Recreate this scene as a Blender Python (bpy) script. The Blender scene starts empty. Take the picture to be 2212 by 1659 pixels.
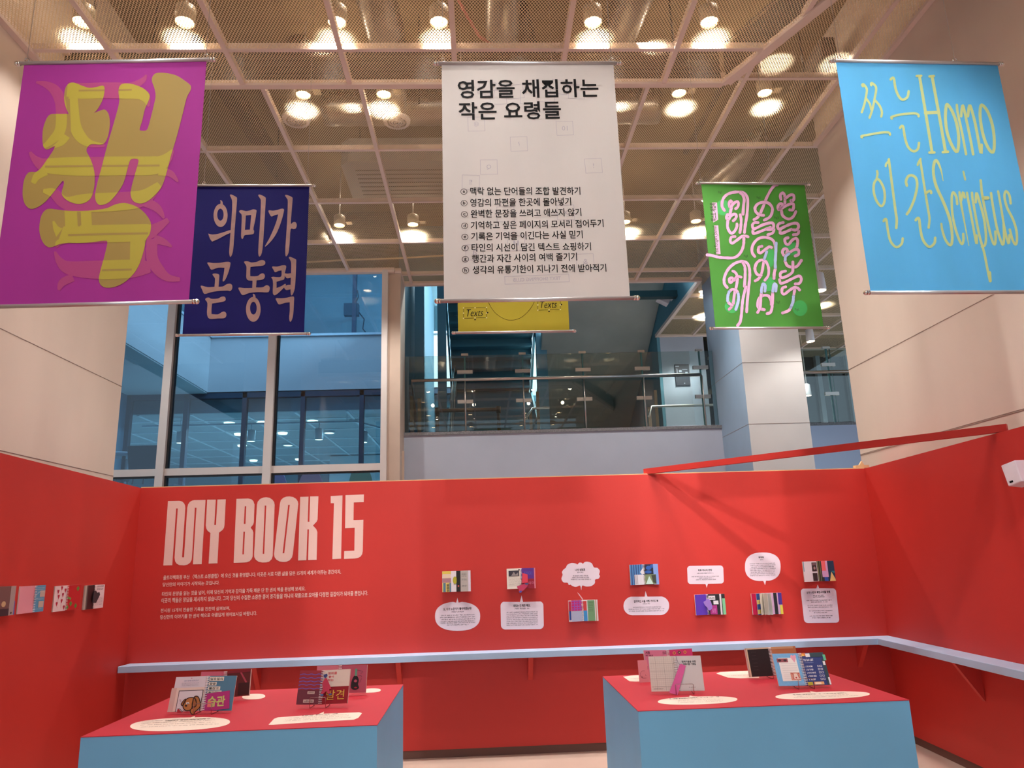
import bpy, bmesh, math, random
import numpy as np
from mathutils import Vector, Matrix
from mathutils.geometry import tessellate_polygon
random.seed(7)
S = bpy.context.scene
COL = S.collection
# ------------------------------------------------------------------ camera, world, exposure
FPX, CX, CY, EYE = 1597.4, 1106.0, 829.5, 1.6
_y, _p, _r = (math.radians(a) for a in (2.56812672, 13.32966782, -1.81190389))
_f = Vector((math.sin(_y)*math.cos(_p), math.cos(_y)*math.cos(_p), math.sin(_p)))
_h = Vector((math.cos(_y), -math.sin(_y), 0)); _u0 = _h.cross(_f)
_rt = math.cos(_r)*_h + math.sin(_r)*_u0; _up = -math.sin(_r)*_h + math.cos(_r)*_u0
cam = bpy.data.cameras.new('camera'); cam.sensor_width = 36; cam.lens = FPX/2212*36
cam.clip_start = .05; cam.clip_end = 200
co = bpy.data.objects.new('camera', cam); COL.objects.link(co)
co.matrix_world = Matrix(((_rt.x, _up.x, -_f.x, 0), (_rt.y, _up.y, -_f.y, 0), (_rt.z, _up.z, -_f.z, EYE), (0, 0, 0, 1)))
S.camera = co
w = bpy.data.worlds.new('sky'); S.world = w; w.use_nodes = True
w.node_tree.nodes['Background'].inputs[0].default_value = (.66, .84, 1.0, 1)
w.node_tree.nodes['Background'].inputs[1].default_value = .95
S.view_settings.view_transform = 'Standard'; S.view_settings.look = 'None'
S.view_settings.gamma = 1; S.view_settings.exposure = 0.14; S.view_settings.use_curve_mapping = False

def area_light(name, loc, sx, sy, e, col=(.86, .92, 1.0)):
    l = bpy.data.lights.new(name, 'AREA'); l.shape = 'RECTANGLE'; l.size = sx; l.size_y = sy; l.energy = e; l.color = col
    o = bpy.data.objects.new(name, l); COL.objects.link(o); o.location = loc
area_light('court_skylight', (-4.2, 14.8, 13), 6, 7, 620)
area_light('stair_fill', (2.2, 16.3, 10), 2.2, 4, 2300, (.74, .92, .97))  # unseen area light added to brighten the stair void

def ray(x, y):
    return _rt*((x-CX)/FPX) - _up*((y-CY)/FPX) + _f
def onZ(x, y, z):
    d = ray(x, y); return Vector((0, 0, EYE)) + d*((z-EYE)/d.z)
def onY(x, y, Y):
    d = ray(x, y); return Vector((0, 0, EYE)) + d*(Y/d.y)
def onX(x, y, X):
    d = ray(x, y); return Vector((0, 0, EYE)) + d*(X/d.x)

# ------------------------------------------------------------------ materials
def lin(c):
    return tuple((v/255/12.92 if v/255 <= .04045 else ((v/255+.055)/1.055)**2.4) for v in c[:3]) + (1,)
M = {}
def mat(name, rgb, rough=.6, metal=0., noise=0., nscale=3., bump=0., bscale=40., emit=0., spec=.5, stretch=None):
    if name in M: return M[name]
    m = bpy.data.materials.new(name); m.use_nodes = True; t = m.node_tree; b = t.nodes['Principled BSDF']
    b.inputs['Base Color'].default_value = lin(rgb); b.inputs['Roughness'].default_value = rough
    b.inputs['Metallic'].default_value = metal; b.inputs['Specular IOR Level'].default_value = spec
    if emit:
        b.inputs['Emission Color'].default_value = lin(rgb); b.inputs['Emission Strength'].default_value = emit
    if noise or bump:
        tc = t.nodes.new('ShaderNodeTexCoord'); mp = t.nodes.new('ShaderNodeMapping')
        t.links.new(tc.outputs['Object'], mp.inputs[0])
        if stretch: mp.inputs['Scale'].default_value = stretch
    if noise:
        n = t.nodes.new('ShaderNodeTexNoise'); n.inputs['Scale'].default_value = nscale; n.inputs['Detail'].default_value = 5
        t.links.new(mp.outputs[0], n.inputs['Vector'])
        r = t.nodes.new('ShaderNodeValToRGB'); c = lin(rgb)
        r.color_ramp.elements[0].position = .3; r.color_ramp.elements[1].position = .7
        r.color_ramp.elements[0].color = tuple(v*(1-noise) for v in c[:3])+(1,)
        r.color_ramp.elements[1].color = tuple(min(1, v*(1+noise)) for v in c[:3])+(1,)
        t.links.new(n.outputs[0], r.inputs[0]); t.links.new(r.outputs[0], b.inputs['Base Color'])
    if bump:
        n2 = t.nodes.new('ShaderNodeTexNoise'); n2.inputs['Scale'].default_value = bscale; n2.inputs['Detail'].default_value = 3
        t.links.new(mp.outputs[0], n2.inputs['Vector'])
        bu = t.nodes.new('ShaderNodeBump'); bu.inputs['Strength'].default_value = bump; bu.inputs['Distance'].default_value = .01
        t.links.new(n2.outputs[0], bu.inputs['Height']); t.links.new(bu.outputs[0], b.inputs['Normal'])
    M[name] = m; return m
def translucent(m, fac=.35):
    t = m.node_tree; b = t.nodes['Principled BSDF']; tr = t.nodes.new('ShaderNodeBsdfTranslucent'); mx = t.nodes.new('ShaderNodeMixShader'); mx.inputs[0].default_value = fac
    src = b.inputs['Base Color']
    if src.links: t.links.new(src.links[0].from_socket, tr.inputs[0])
    else: tr.inputs[0].default_value = src.default_value
    t.links.new(b.outputs[0], mx.inputs[1]); t.links.new(tr.outputs[0], mx.inputs[2]); t.links.new(mx.outputs[0], t.nodes['Material Output'].inputs[0]); return m
def glass(name, tint, refl=.5, base=.04):
    m = bpy.data.materials.new(name); m.use_nodes = True; t = m.node_tree; t.nodes.remove(t.nodes['Principled BSDF'])
    tr = t.nodes.new('ShaderNodeBsdfTransparent'); tr.inputs[0].default_value = lin(tint)
    gl = t.nodes.new('ShaderNodeBsdfGlossy'); gl.inputs['Roughness'].default_value = .0
    fr = t.nodes.new('ShaderNodeLayerWeight'); fr.inputs[0].default_value = .25
    ma = t.nodes.new('ShaderNodeMath'); ma.operation = 'MULTIPLY_ADD'; ma.inputs[1].default_value = refl; ma.inputs[2].default_value = base
    mx = t.nodes.new('ShaderNodeMixShader')
    t.links.new(fr.outputs['Fresnel'], ma.inputs[0]); t.links.new(ma.outputs[0], mx.inputs[0])
    t.links.new(tr.outputs[0], mx.inputs[1]); t.links.new(gl.outputs[0], mx.inputs[2])
    t.links.new(mx.outputs[0], t.nodes['Material Output'].inputs[0]); M[name] = m; return m
def mesh_mat(name, rgb, su, sv, wdt):
    """expanded metal: diamonds punched through a painted sheet"""
    m = bpy.data.materials.new(name); m.use_nodes = True; t = m.node_tree; b = t.nodes['Principled BSDF']
    b.inputs['Base Color'].default_value = lin(rgb); b.inputs['Roughness'].default_value = .5
    N = t.nodes.new
    tc = N('ShaderNodeTexCoord'); sp = N('ShaderNodeSeparateXYZ'); t.links.new(tc.outputs['Object'], sp.inputs[0])
    def mth(op, a, bb=None):
        n = N('ShaderNodeMath'); n.operation = op
        for i, v in enumerate((a, bb)):
            if v is None: continue
            if isinstance(v, (int, float)): n.inputs[i].default_value = v
            else: t.links.new(v, n.inputs[i])
        return n.outputs[0]
    u = mth('ABSOLUTE', mth('SUBTRACT', mth('FRACT', mth('DIVIDE', sp.outputs[0], su)), .5))
    v = mth('ABSOLUTE', mth('SUBTRACT', mth('FRACT', mth('DIVIDE', sp.outputs[1], sv)), .5))
    d = mth('ABSOLUTE', mth('SUBTRACT', mth('ADD', u, v), .5))
    hole = mth('GREATER_THAN', d, wdt)
    tr = N('ShaderNodeBsdfTransparent'); mx = N('ShaderNodeMixShader')
    # the slanted strands of the expanded sheet pass part of the light that falls on them from above
    tl = N('ShaderNodeBsdfTranslucent'); tl.inputs[0].default_value = lin(rgb); ms = N('ShaderNodeMixShader'); ms.inputs[0].default_value = .2
    t.links.new(b.outputs[0], ms.inputs[1]); t.links.new(tl.outputs[0], ms.inputs[2])
    t.links.new(hole, mx.inputs[0]); t.links.new(ms.outputs[0], mx.inputs[1]); t.links.new(tr.outputs[0], mx.inputs[2])
    t.links.new(mx.outputs[0], t.nodes['Material Output'].inputs[0]); M[name] = m; return m

RED = mat('red_paint', (198, 48, 40), .55, noise=.05, nscale=1.2, bump=.03, bscale=120)
REDTOP = mat('red_board', (192, 32, 52), .6, noise=.03, nscale=2)
BLUE = mat('blue_paint', (118, 188, 232), .5, noise=.04, nscale=2, bump=.02, bscale=90)
SHELF = mat('pale_blue_paint', (172, 200, 230), .3, noise=.03, nscale=3)
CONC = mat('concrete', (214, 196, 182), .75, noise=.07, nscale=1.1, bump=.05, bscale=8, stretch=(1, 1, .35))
CONCW = mat('white_plaster', (222, 218, 216), .7, noise=.05, nscale=1.3, bump=.04, bscale=10)
GREYW = mat('grey_plaster', (170, 178, 194), .7, noise=.04, nscale=1.5)
WHITEMET = mat('white_metal', (214, 206, 202), .45, noise=.02)
STRIP = mat('ceiling_strip', (226, 206, 196), .5)
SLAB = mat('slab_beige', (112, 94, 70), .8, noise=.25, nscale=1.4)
DARK = mat('dark_steel', (34, 34, 38), .5)
BEAM = mat('beam_dark', (62, 52, 46), .7, noise=.2, nscale=3)
DUCT = mat('galvanised_duct', (170, 160, 150), .32, .85, noise=.12, nscale=9)
CHROME = mat('chrome', (220, 218, 216), .15, 1.)
STEEL = mat('brushed_steel', (188, 182, 176), .3, 1.)
ALU = mat('aluminium_bar', (206, 202, 204), .38, .7)
WHITE = mat('white_plastic', (232, 226, 232), .45)
LAMPW = mat('lamp_housing', (170, 156, 136), .4)
BULB = mat('lamp_glow', (255, 224, 176), .5, emit=20)
BASEB = mat('baseboard_brown', (112, 78, 68), .6)
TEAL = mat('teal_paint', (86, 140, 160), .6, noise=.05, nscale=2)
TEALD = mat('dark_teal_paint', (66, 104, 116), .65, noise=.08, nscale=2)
SLATE = mat('slate_soffit', (176, 180, 174), .7, noise=.08, nscale=1.5)
EXT = mat('exterior_render', (196, 196, 198), .8, noise=.03, nscale=1)
EXTG = mat('exterior_soffit', (214, 220, 220), .8)
FRAMED = mat('dark_frame', (40, 62, 84), .5)
FARCEIL = mat('far_ceiling', (150, 172, 180), .7)
FARLINE = mat('far_strip', (214, 228, 234), .6)
GLASS = glass('window_glass', (190, 218, 236), .6, .05)
GLASSF = glass('far_glass', (222, 236, 240), .5, .04)
RAILG = glass('rail_glass', (232, 242, 240), .8, .07)
MESHM = mesh_mat('expanded_mesh', (232, 210, 172), .024, .036, .125)
floor_m = mat('floor_tile', (196, 172, 158), .35, noise=.06, nscale=2.2)

# ------------------------------------------------------------------ mesh helpers
class MB:
    def __init__(s): s.v = []; s.f = []; s.mi = []; s.sm = []
    def add(s, vs, fs, mi=0, smooth=False):
        o = len(s.v); s.v += [tuple(v) for v in vs]
        for f in fs: s.f.append(tuple(o+i for i in f)); s.mi.append(mi); s.sm.append(smooth)
        return s
    def box(s, x0, x1, y0, y1, z0, z1, mi=0, mx=None):
        vs = [Vector((x, y, z)) for x in (x0, x1) for y in (y0, y1) for z in (z0, z1)]
        if mx is not None: vs = [mx @ v for v in vs]
        return s.add(vs, [(0, 1, 3, 2), (4, 6, 7, 5), (0, 4, 5, 1), (2, 3, 7, 6), (0, 2, 6, 4), (1, 5, 7, 3)], mi)
    def bar(s, a, b, w, h, mi=0, up=(0, 0, 1)):
        a = Vector(a); b = Vector(b); d = (b-a).normalized(); sd = d.cross(Vector(up))
        if sd.length < 1e-4: sd = d.cross(Vector((0, 1, 0)))
        sd.normalize(); u = sd.cross(d)
        vs = [p + sd*(i*w/2) + u*(j*h/2) for p in (a, b) for i in (-1, 1) for j in (-1, 1)]
        return s.add(vs, [(0, 1, 3, 2), (4, 6, 7, 5), (0, 4, 5, 1), (2, 3, 7, 6), (0, 2, 6, 4), (1, 5, 7, 3)], mi)
    def tube(s, pts, r, n=10, mi=0, caps=True):
        pts = [Vector(p) for p in pts]; rs = r if isinstance(r, (list, tuple)) else [r]*len(pts)
        ref = None; rings = []
        for i, p in enumerate(pts):
            d = (pts[min(i+1, len(pts)-1)] - pts[max(i-1, 0)])
            if d.length < 1e-9: d = Vector((0, 0, 1))
            d.normalize()
            if ref is None: ref = Vector((0, 0, 1)) if abs(d.z) < .9 else Vector((1, 0, 0))
            a = d.cross(ref)
            if a.length < 1e-4: a = d.cross(Vector((0, 1, 0)))
            a.normalize(); b = a.cross(d).normalized()
            if ref is not None: ref = b
            rings.append([p + (a*math.cos(k*2*math.pi/n) + b*math.sin(k*2*math.pi/n))*rs[i] for k in range(n)])
        vs = [v for rg in rings for v in rg]; fs = []
        for i in range(len(pts)-1):
            for k in range(n): fs.append((i*n+k, i*n+(k+1) % n, (i+1)*n+(k+1) % n, (i+1)*n+k))
        s.add(vs, fs, mi, True)
        if caps:
            o = len(s.v) - len(vs)
            s.f.append(tuple(range(o, o+n))[::-1]); s.mi.append(mi); s.sm.append(False)
            s.f.append(tuple(range(o+(len(pts)-1)*n, o+len(pts)*n))); s.mi.append(mi); s.sm.append(False)
        return s
    def ball(s, c, r, mi=0, n=12, m=8, sc=(1, 1, 1)):
        c = Vector(c); vs = []; fs = []
        for i in range(m+1):
            t = math.pi*i/m
            for k in range(n):
                p = 2*math.pi*k/n
                vs.append(c + Vector((math.sin(t)*math.cos(p)*r*sc[0], math.sin(t)*math.sin(p)*r*sc[1], math.cos(t)*r*sc[2])))
        for i in range(m):
            for k in range(n): fs.append((i*n+k, (i+1)*n+k, (i+1)*n+(k+1) % n, i*n+(k+1) % n))
        return s.add(vs, fs, mi, True)
    def prism(s, poly, ext, mi=0):
        """poly: 3D points of one face; ext: extrusion vector"""
        n = len(poly); e = Vector(ext); p = [Vector(q) for q in poly]
        tr = tessellate_polygon([p])
        vs = p + [q+e for q in p]
        fs = [tuple(t) for t in tr] + [tuple(i+n for i in t[::-1]) for t in tr] + [(i, (i+1) % n, n+(i+1) % n, n+i) for i in range(n)]
        return s.add(vs, fs, mi)
    def lathe(s, c, prof, n=20, mi=0):
        c = Vector(c); vs = []; fs = []; k = len(prof)
        for r, z in prof:
            for i in range(n): vs.append(c + Vector((r*math.cos(2*math.pi*i/n), r*math.sin(2*math.pi*i/n), z)))
        for j in range(k-1):
            for i in range(n): fs.append((j*n+i, j*n+(i+1) % n, (j+1)*n+(i+1) % n, (j+1)*n+i))
        return s.add(vs, fs, mi, True)
    def build(s, name, mats, parent=None, bevel=0, loc=None):
        me = bpy.data.meshes.new(name)
        vs = s.v if loc is None else [tuple(Vector(v)-Vector(loc)) for v in s.v]
        me.from_pydata(vs, [], s.f)
        for m in (mats if isinstance(mats, (list, tuple)) else [mats]): me.materials.append(m)
        for p, i, sm in zip(me.polygons, s.mi, s.sm): p.material_index = i; p.use_smooth = sm
        bm = bmesh.new(); bm.from_mesh(me); bmesh.ops.recalc_face_normals(bm, faces=bm.faces); bm.to_mesh(me); bm.free()
        o = bpy.data.objects.new(name, me); COL.objects.link(o)
        if parent is not None: o.parent = parent
        if loc is not None: o.location = loc
        if bevel:
            b = o.modifiers.new('edge', 'BEVEL'); b.width = bevel; b.segments = 2; b.limit_method = 'ANGLE'
        return o
def tag(o, label=None, cat=None, group=None, kind=None):
    if label: o['label'] = label
    if cat: o['category'] = cat
    if group: o['group'] = group
    if kind: o['kind'] = kind
    return o
def empty(name, loc, label, cat, group=None, rot=None):
    o = bpy.data.objects.new(name, None); COL.objects.link(o); o.location = loc; o.empty_display_size = .05
    if rot: o.rotation_euler = rot
    return tag(o, label, cat, group)
def struct(mb, name, m, bevel=0):
    return tag(mb.build(name, m, bevel=bevel), kind='structure')

# ------------------------------------------------------------------ room shell
DB = 6.763                      # back wall plane
ZT = 2.322                      # top of the red walls
HA, HB = EYE+3.965, EYE+4.30    # mesh ceiling heights, near and far zone
XL, XR = -3.46, 3.725           # faces of the big pillars
YP = 7.1                        # their far edges
m = MB(); m.box(-12, 12, -8, 42, -.2, 0)
fl = struct(m, 'floor', floor_m)
WBX = (onY(304.3, 1056.7, DB).x, onY(1867, 1010, DB).x)
la = onZ(0, 978, ZT); lb = Vector((WBX[0], DB, ZT)); ra = onZ(2212, 920, ZT); rb = Vector((WBX[1], DB, ZT))
ld = (la-lb).normalized(); rd = (ra-rb).normalized()
lend = lb + ld*4.6; rend = rb + rd*4.6
def wallseg(a, b, z0, z1, th, side):
    d = (b-a).normalized(); n = Vector((-d.y, d.x, 0))*side
    q = MB(); q.prism([(a.x, a.y, z0), (b.x, b.y, z0), (b.x, b.y, z1), (a.x, a.y, z1)], n*th); return q
q = MB(); q.box(WBX[0]-.03, WBX[1]+.03, DB, DB+.1, .065, ZT)
wall_back = struct(q, 'wall_back', RED)
wall_l = struct(wallseg(lb, lend, .065, ZT, .06, -1), 'wall_left', RED)
wall_r = struct(wallseg(rb, rend, .065, ZT, .1, 1), 'wall_right', RED)
q = MB(); q.box(WBX[0], WBX[1], DB+.012, DB+.09, 0, .066); struct(q, 'baseboard_back', BASEB)
struct(wallseg(rb+Vector((.012, 0, 0)), rend+Vector((.012, 0, 0)), 0, .066, .08, 1), 'baseboard_right', BASEB)
struct(wallseg(lb-Vector((.012, 0, 0)), lend-Vector((.012, 0, 0)), 0, .066, .04, -1), 'baseboard_left', BASEB)
# raw board edge on top of the back wall
EDGE = mat('raw_board_edge', (214, 176, 132), .7)
q = MB(); q.box(WBX[0], WBX[1], DB+.002, DB+.1, ZT, ZT+.008); struct(q, 'trim_1', EDGE)

# big pillars / side walls of concrete with joints
def joints(q, X, sgn, ys, lines):
    for (x0, y0, x1, y1) in lines:
        a = onX(x0, y0, X); b = onX(x1, y1, X); z = (a.z+b.z)/2
        q.box(X-.003*sgn if sgn > 0 else X, X if sgn > 0 else X+.003, ys[0], ys[1], z-.002, z+.002, 1)
JOINT = mat('joint_dark', (150, 132, 122), .8)
q = MB(); q.box(XL-1.1, XL, -6, YP, 0, 7.4)
joints(q, XL, -1, (-6, YP), [(0, 702, 220, 820), (0, 968, 200, 1022)])
struct(q, 'wall_left.001', [CONC, JOINT])
q = MB(); q.box(XR, XR+1.1, -6, YP, 0, 7.4)
joints(q, XR, 1, (-6, YP), [(1828, 803, 2116, 649), (2024, 940, 2212, 884), (1840, 990, 1960, 950)])
struct(q, 'wall_right.001', [CONC, JOINT])

# ------------------------------------------------------------------ mesh ceiling
YA = EYE*0 + 5.60   # far edge of the near zone (lower)
dA = (Vector((2.03, 5.17)), Vector((2.45, 4.24)))
def ap(x, y): p = onZ(x, y, HA); return p
c1 = ap(1560, 182); c2 = ap(1792, -6); dd = (c2-c1); c1.y -= .02; YA = c1.y
cend = c1 + dd*((-4-c1.y)/dd.y)
YGL, YBAL, XV = 10.58, 11.1, 3.59     # glazing line, balcony line, right side of the stair void
def sheet(poly, z, name, mt):
    q = MB(); tr = tessellate_polygon([[Vector((x, y, 0)) for x, y in poly]])
    q.add([(x, y, z) for x, y in poly], [tuple(t) for t in tr]); return struct(q, name, mt)
xa1 = min(cend.x, XR)
# near zone polygon
tX = (XR-c1.x)/dd.x; yXR = c1.y + dd.y*tX
polyA = [(XL, -4), (XR, -4), (XR, yXR), (c1.x, c1.y), (XL, YA)]
sheet(polyA, HA, 'ceiling', MESHM)
polyB = [(-8, YA), (c1.x, YA), (XR, yXR), (XR, YP), (9, YP), (9, 18), (XV+1.6, 18), (XV+1.6, 14.2), (XV, 14.2), (XV, YBAL), (-1.25, YBAL), (-1.25, YGL), (-8, YGL)]
sheet(polyB, HB, 'ceiling.001', MESHM)
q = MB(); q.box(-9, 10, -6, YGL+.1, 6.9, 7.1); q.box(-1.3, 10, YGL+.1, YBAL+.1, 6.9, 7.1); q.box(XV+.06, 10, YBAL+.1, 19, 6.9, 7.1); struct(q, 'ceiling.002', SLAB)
struct(MB().box(-9, -1.2, YGL+.0, YGL+.1, HB+.06, 6.9), 'wall_back.012', BEAM)
struct(MB().box(XV+.06, 10, 18, 18.2, 2, 6.9), 'wall_back.013', BEAM)
# strips
tn = [1]
def trim(mb, m=STRIP):
    tn[0] += 1; return struct(mb, 'trim_%d' % tn[0], m)
SX = [-.15+.896*k for k in range(-9, 11)]
for x in SX:
    if XL < x < XR:                       # along the room, near zone
        ye = YA if x <= c1.x else c1.y + dd.y*((x-c1.x)/dd.x)
        q = MB(); q.box(x-.02, x+.02, -4, ye, HA-.012, HA+.05); trim(q)
    if x < 9:
        y0 = YA if x <= c1.x else (c1.y + dd.y*((x-c1.x)/dd.x) if x < XR else YP)
        y1 = YGL if x < -1.25 else (YBAL if x < XV else (14.2 if x < XV+1.6 else 18))
        q = MB(); q.box(x-.02, x+.02, y0, y1, HB-.012, HB+.05); trim(q)
ROWB = [5.97+1.187*k for k in range(0, 11)]
for i, y in enumerate(ROWB):
    x0 = -8 if y > YP or y < YP else XL
    if y < YP: x0, x1 = (c1.x, XR) if i == 0 else (XL, XR)
    elif y < YGL: x0, x1 = -8, 9
    elif y < YBAL: x0, x1 = -1.25, 9
    elif y < 14.2: x0, x1 = XV, 9
    else: x0, x1 = XV+1.6, 9
    q = MB(); q.box(x0, x1, y-.018, y+.018, HB-.008, HB+.05); trim(q)
for y in (5.13, 3.95, 2.76, 1.57, .38, -.8):
    x1 = XR if y < yXR else c1.x + dd.x*((y-c1.y)/dd.y)
    q = MB(); q.box(XL, x1, y-.018, y+.018, HA-.008, HA+.05); trim(q)
# edge of the lower near zone: double strip and a dark upstand up to the far zone
q = MB(); q.box(XL, c1.x, YA-.02, YA+.02, HA-.02, HA+.03); q.box(XL, c1.x, YA+.026, YA+.05, HA-.012, HA+.05); trim(q)
q = MB(); q.bar((c1.x, YA, HA), (XR, yXR, HA), .045, .05); q.bar((c1.x+.06, YA+.02, HA+.02), (XR+.06, yXR+.02, HA+.02), .04, .05); trim(q)
q = MB(); q.box(XL, c1.x, YA+.03, YA+.034, HA, HB+.05); trim(q, BEAM)
q = MB(); q.prism([(c1.x+.03, YA, HA), (XR+.03, yXR, HA), (XR+.03, yXR, HB+.05), (c1.x+.03, YA, HB+.05)], (.004, 0, 0)); trim(q, BEAM)
# edge trims of the ceiling at walls and openings
def etrim(a, b, z, w=.05, h=.06, m=STRIP): q = MB(); q.bar((a[0], a[1], z), (b[0], b[1], z), w, h); trim(q, m)
etrim((XL+.025, -4), (XL+.025, YA), HA); etrim((XL+.02, YA), (XL+.02, YP), HB); etrim((XR-.02, yXR), (XR-.02, YP), HB)
etrim((-8, YGL-.04), (-1.25, YGL-.04), HB, .09, .07); etrim((-1.2, YGL-.04), (-1.2, YBAL), HB, .09, .08); etrim((-1.2, YBAL), (XV, YBAL), HB, .06, .07)
etrim((XV, YBAL), (XV, 14.2), HB, .06, .06); etrim((XV, 14.2), (XV+1.6, 14.2), HB, .05, .06)

# ------------------------------------------------------------------ lamps above the mesh
def spot(name, loc, energy, size, blend=.35, parent=None, col=(1, .955, .895), r=.05):
    l = bpy.data.lights.new(name, 'SPOT'); l.energy = energy; l.color = col; l.spot_size = math.radians(size); l.spot_blend = blend
    l.shadow_soft_size = r; o = bpy.data.objects.new(name, l); COL.objects.link(o); o.location = loc
    if parent is not None: o.parent = parent
    return o
LE = 300
def downlight(x, y, zmesh, label, k=.17, energy=None, plate=True, wide=118):
    z = zmesh + k
    e = empty('ceiling_downlight', (x, y, z), label, 'ceiling light', 'downlights above the mesh ceiling')
    q = MB(); q.lathe((0, 0, 0), [(.07, -.002), (.076, 0), (.076, .13), (.05, .15), (.0, .15)], 20); q.build('housing', LAMPW, e)
    q = MB(); q.tube([(0, 0, .15), (0, 0, 6.9-z)], .006, 8); q.build('stem', WHITEMET, e)
    q = MB(); q.lathe((0, 0, .012), [(0, 0), (.068, 0), (.069, .008), (0, .008)], 20); q.build('lens', BULB, e)
    if plate:
        q = MB(); q.box(.095, .17, -.045, .045, .03, .034); q.bar((.07, 0, .06), (.11, 0, .032), .012, .006); q.build('bracket', LAMPW, e)
    spot('lamp', (0, 0, -.012), LE if energy is None else energy, wide, .7, e)
    pl_ = bpy.data.lights.new('plenum_fill', 'POINT'); pl_.energy = 5; pl_.color = (1, .80, .58); pl_.shadow_soft_size = .05  # point light added over each lamp to brighten the space above the mesh
    po = bpy.data.objects.new('plenum_fill', pl_); COL.objects.link(po); po.location = (.12, 0, .3); po.parent = e
    return e
ORD = ['first', 'second', 'third', 'fourth', 'fifth', 'sixth']
def place_px(x, y, Y): return onY(x, y, Y).x
YLA, YLB, YLC = 5.03, 6.44, 9.33
for i, (px, py) in enumerate([(180, 37), (400, 37), (728, 40), (948, 46), (1281, 47), (1532, 47)]):
    downlight(place_px(px, py, YLA), YLA, HA, 'glowing downlight above the mesh at the very top, %s from the left' % ORD[i], plate=False, energy=118, wide=92)
for (px, py), t in zip([(655, 203), (829, 203), (1467, 203), (1652, 200)],
        ['above the mesh between the magenta and white banners, left of the pair', 'above the mesh between the magenta and white banners, right of the pair',
         'above the mesh right of the white banner, nearer to it', 'above the mesh just left of the light blue banner']):
    downlight(place_px(px, py, YLB), YLB, HB, 'glowing downlight '+t, energy=205, wide=92)
for (px, py), t in zip([(733, 489), (892, 490), (1351, 486), (1504, 483)],
        ['beyond the dark blue banner, closest to it', 'beyond the white banner, beside its left edge', 'beside the right edge of the white banner', 'beside the left edge of the green banner']):
    downlight(place_px(px, py, YLC), YLC, HB, 'glowing downlight '+t)
# the same ceiling carries on over and behind the viewer
for j, (y, sz) in enumerate(((3.1, 60), (1.2, 70), (-.8, 76))):
    for i, x in enumerate((-1.5, -.3, 1.3, 2.3)):
        downlight(x, y, HA, 'downlight above the viewer, seen only as a reflection in the glass', energy=LE*(.62 if y > 2 else .95), wide=sz, plate=False)
# unseen spots added to brighten the big concrete pillars
for sx_ in (-1, 1):
    for y_ in (3.6, 5.2, 6.5):
        xw = XR if sx_ > 0 else XL
        o = spot('pillar_fill', (xw-sx_*2.4, y_-.1, HA+.1 if y_ < 5.5 else HB+.1), 250, 46, 1.); o.rotation_euler = (Vector((xw, y_, 3.35))-o.location).to_track_quat('-Z', 'Y').to_euler()
# unseen spots added to fill the banner fronts, each aimed at one banner
def aimed(loc, tgt, e, size):
    o = spot('banner_fill', loc, e, size, .7, None, (1, .97, .95)); o.rotation_euler = (Vector(tgt)-Vector(loc)).to_track_quat('-Z', 'Y').to_euler()
for x, e_, s_ in ((-2.2, 560, 42), (.3, 540, 40), (2.35, 860, 42)): aimed((x*.6, .6, HA+.1), (x*.95, 3.55, 3.2), e_, s_)
for x, e_ in ((-1.9, 90), (.25, 240), (1.95, 800)): aimed((x*.8, 2.9, HA+.1), (x, 5.45, 3.7), e_, 32)
for x in (-2.8, -2.0, -1.2, -.4, .4, 1.2, 2.0, 2.75, 3.3):  # unseen spots added to wash the back wall from steeply above
    o = spot('wall_fill', (x, 5.72, HB+.1), 900 if abs(x) < 1.5 else 720, 31, .8, r=.22); o.rotation_euler = (Vector((x, DB, 1.36))-o.location).to_track_quat('-Z', 'Y').to_euler()
for x, y in ((4.3, 13.0), (4.4, 11.6), (6.2, 12.5), (6.2, 14.5)): spot('bay_fill', (x, y, HB+.16), 1300 if y == 13.0 else (420 if y > 12.9 else 150), 118, .5)  # unseen spots added to light the notice wall and right bay
for x in (-6.5, -4.6): spot('room_spot', (x, 8.7, HB+.16), LE, 118, .5)
# ------------------------------------------------------------------ glazing on the left and the building across the court
def yx(px, py, Y): return onY(px, py, Y).x
ZG0 = 0
MUL = [(-6.05, 0), (yx(362, 860, YGL), 1), (yx(585, 880, YGL), 2)]
zt_ = onY(585, 1015, YGL).z   # transom height
fr = empty('glazed_partition', (-4, YGL, 0), 'tall white framed glass partition behind the blue banner, court beyond', 'window')
fr['kind'] = 'structure'; fr.name = 'window_1'
cl = lambda q, n, mt, p=None, bevel=0: q.build(n, mt, p, bevel)
def child(q, n, mt, p): 
    o = q.build(n, mt, None); o.parent = p; o.matrix_parent_inverse = Matrix.Translation(-p.location); return o
for x, k in MUL:
    q = MB(); q.box(x-.055, x+.055, YGL-.09, YGL+.06, 0, HB); q.box(x+.056, x+.085, YGL-.03, YGL+.05, 0, HB, 1); child(q, 'mullion', [WHITEMET, DARK], fr)
xe = -1.375
q = MB(); q.box(xe-.055, xe+.03, YGL-.09, YGL+.06, 0, HB); child(q, 'mullion', WHITEMET, fr)
xs = [-8] + [x for x, k in MUL] + [xe]
for a, b in zip(xs[:-1], xs[1:]):
    q = MB(); q.box(a+.05, b-.05, YGL-.05, YGL+.04, zt_-.05, zt_+.05); q.box(a+.08, b-.05, YGL-.02, YGL+.03, zt_-.075, zt_-.051, 1); child(q, 'transom', [WHITEMET, DARK], fr)
    q = MB(); q.box(a+.03, b-.03, YGL, YGL+.012, .02, HB-.02); child(q, 'pane', GLASS, fr)
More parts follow.
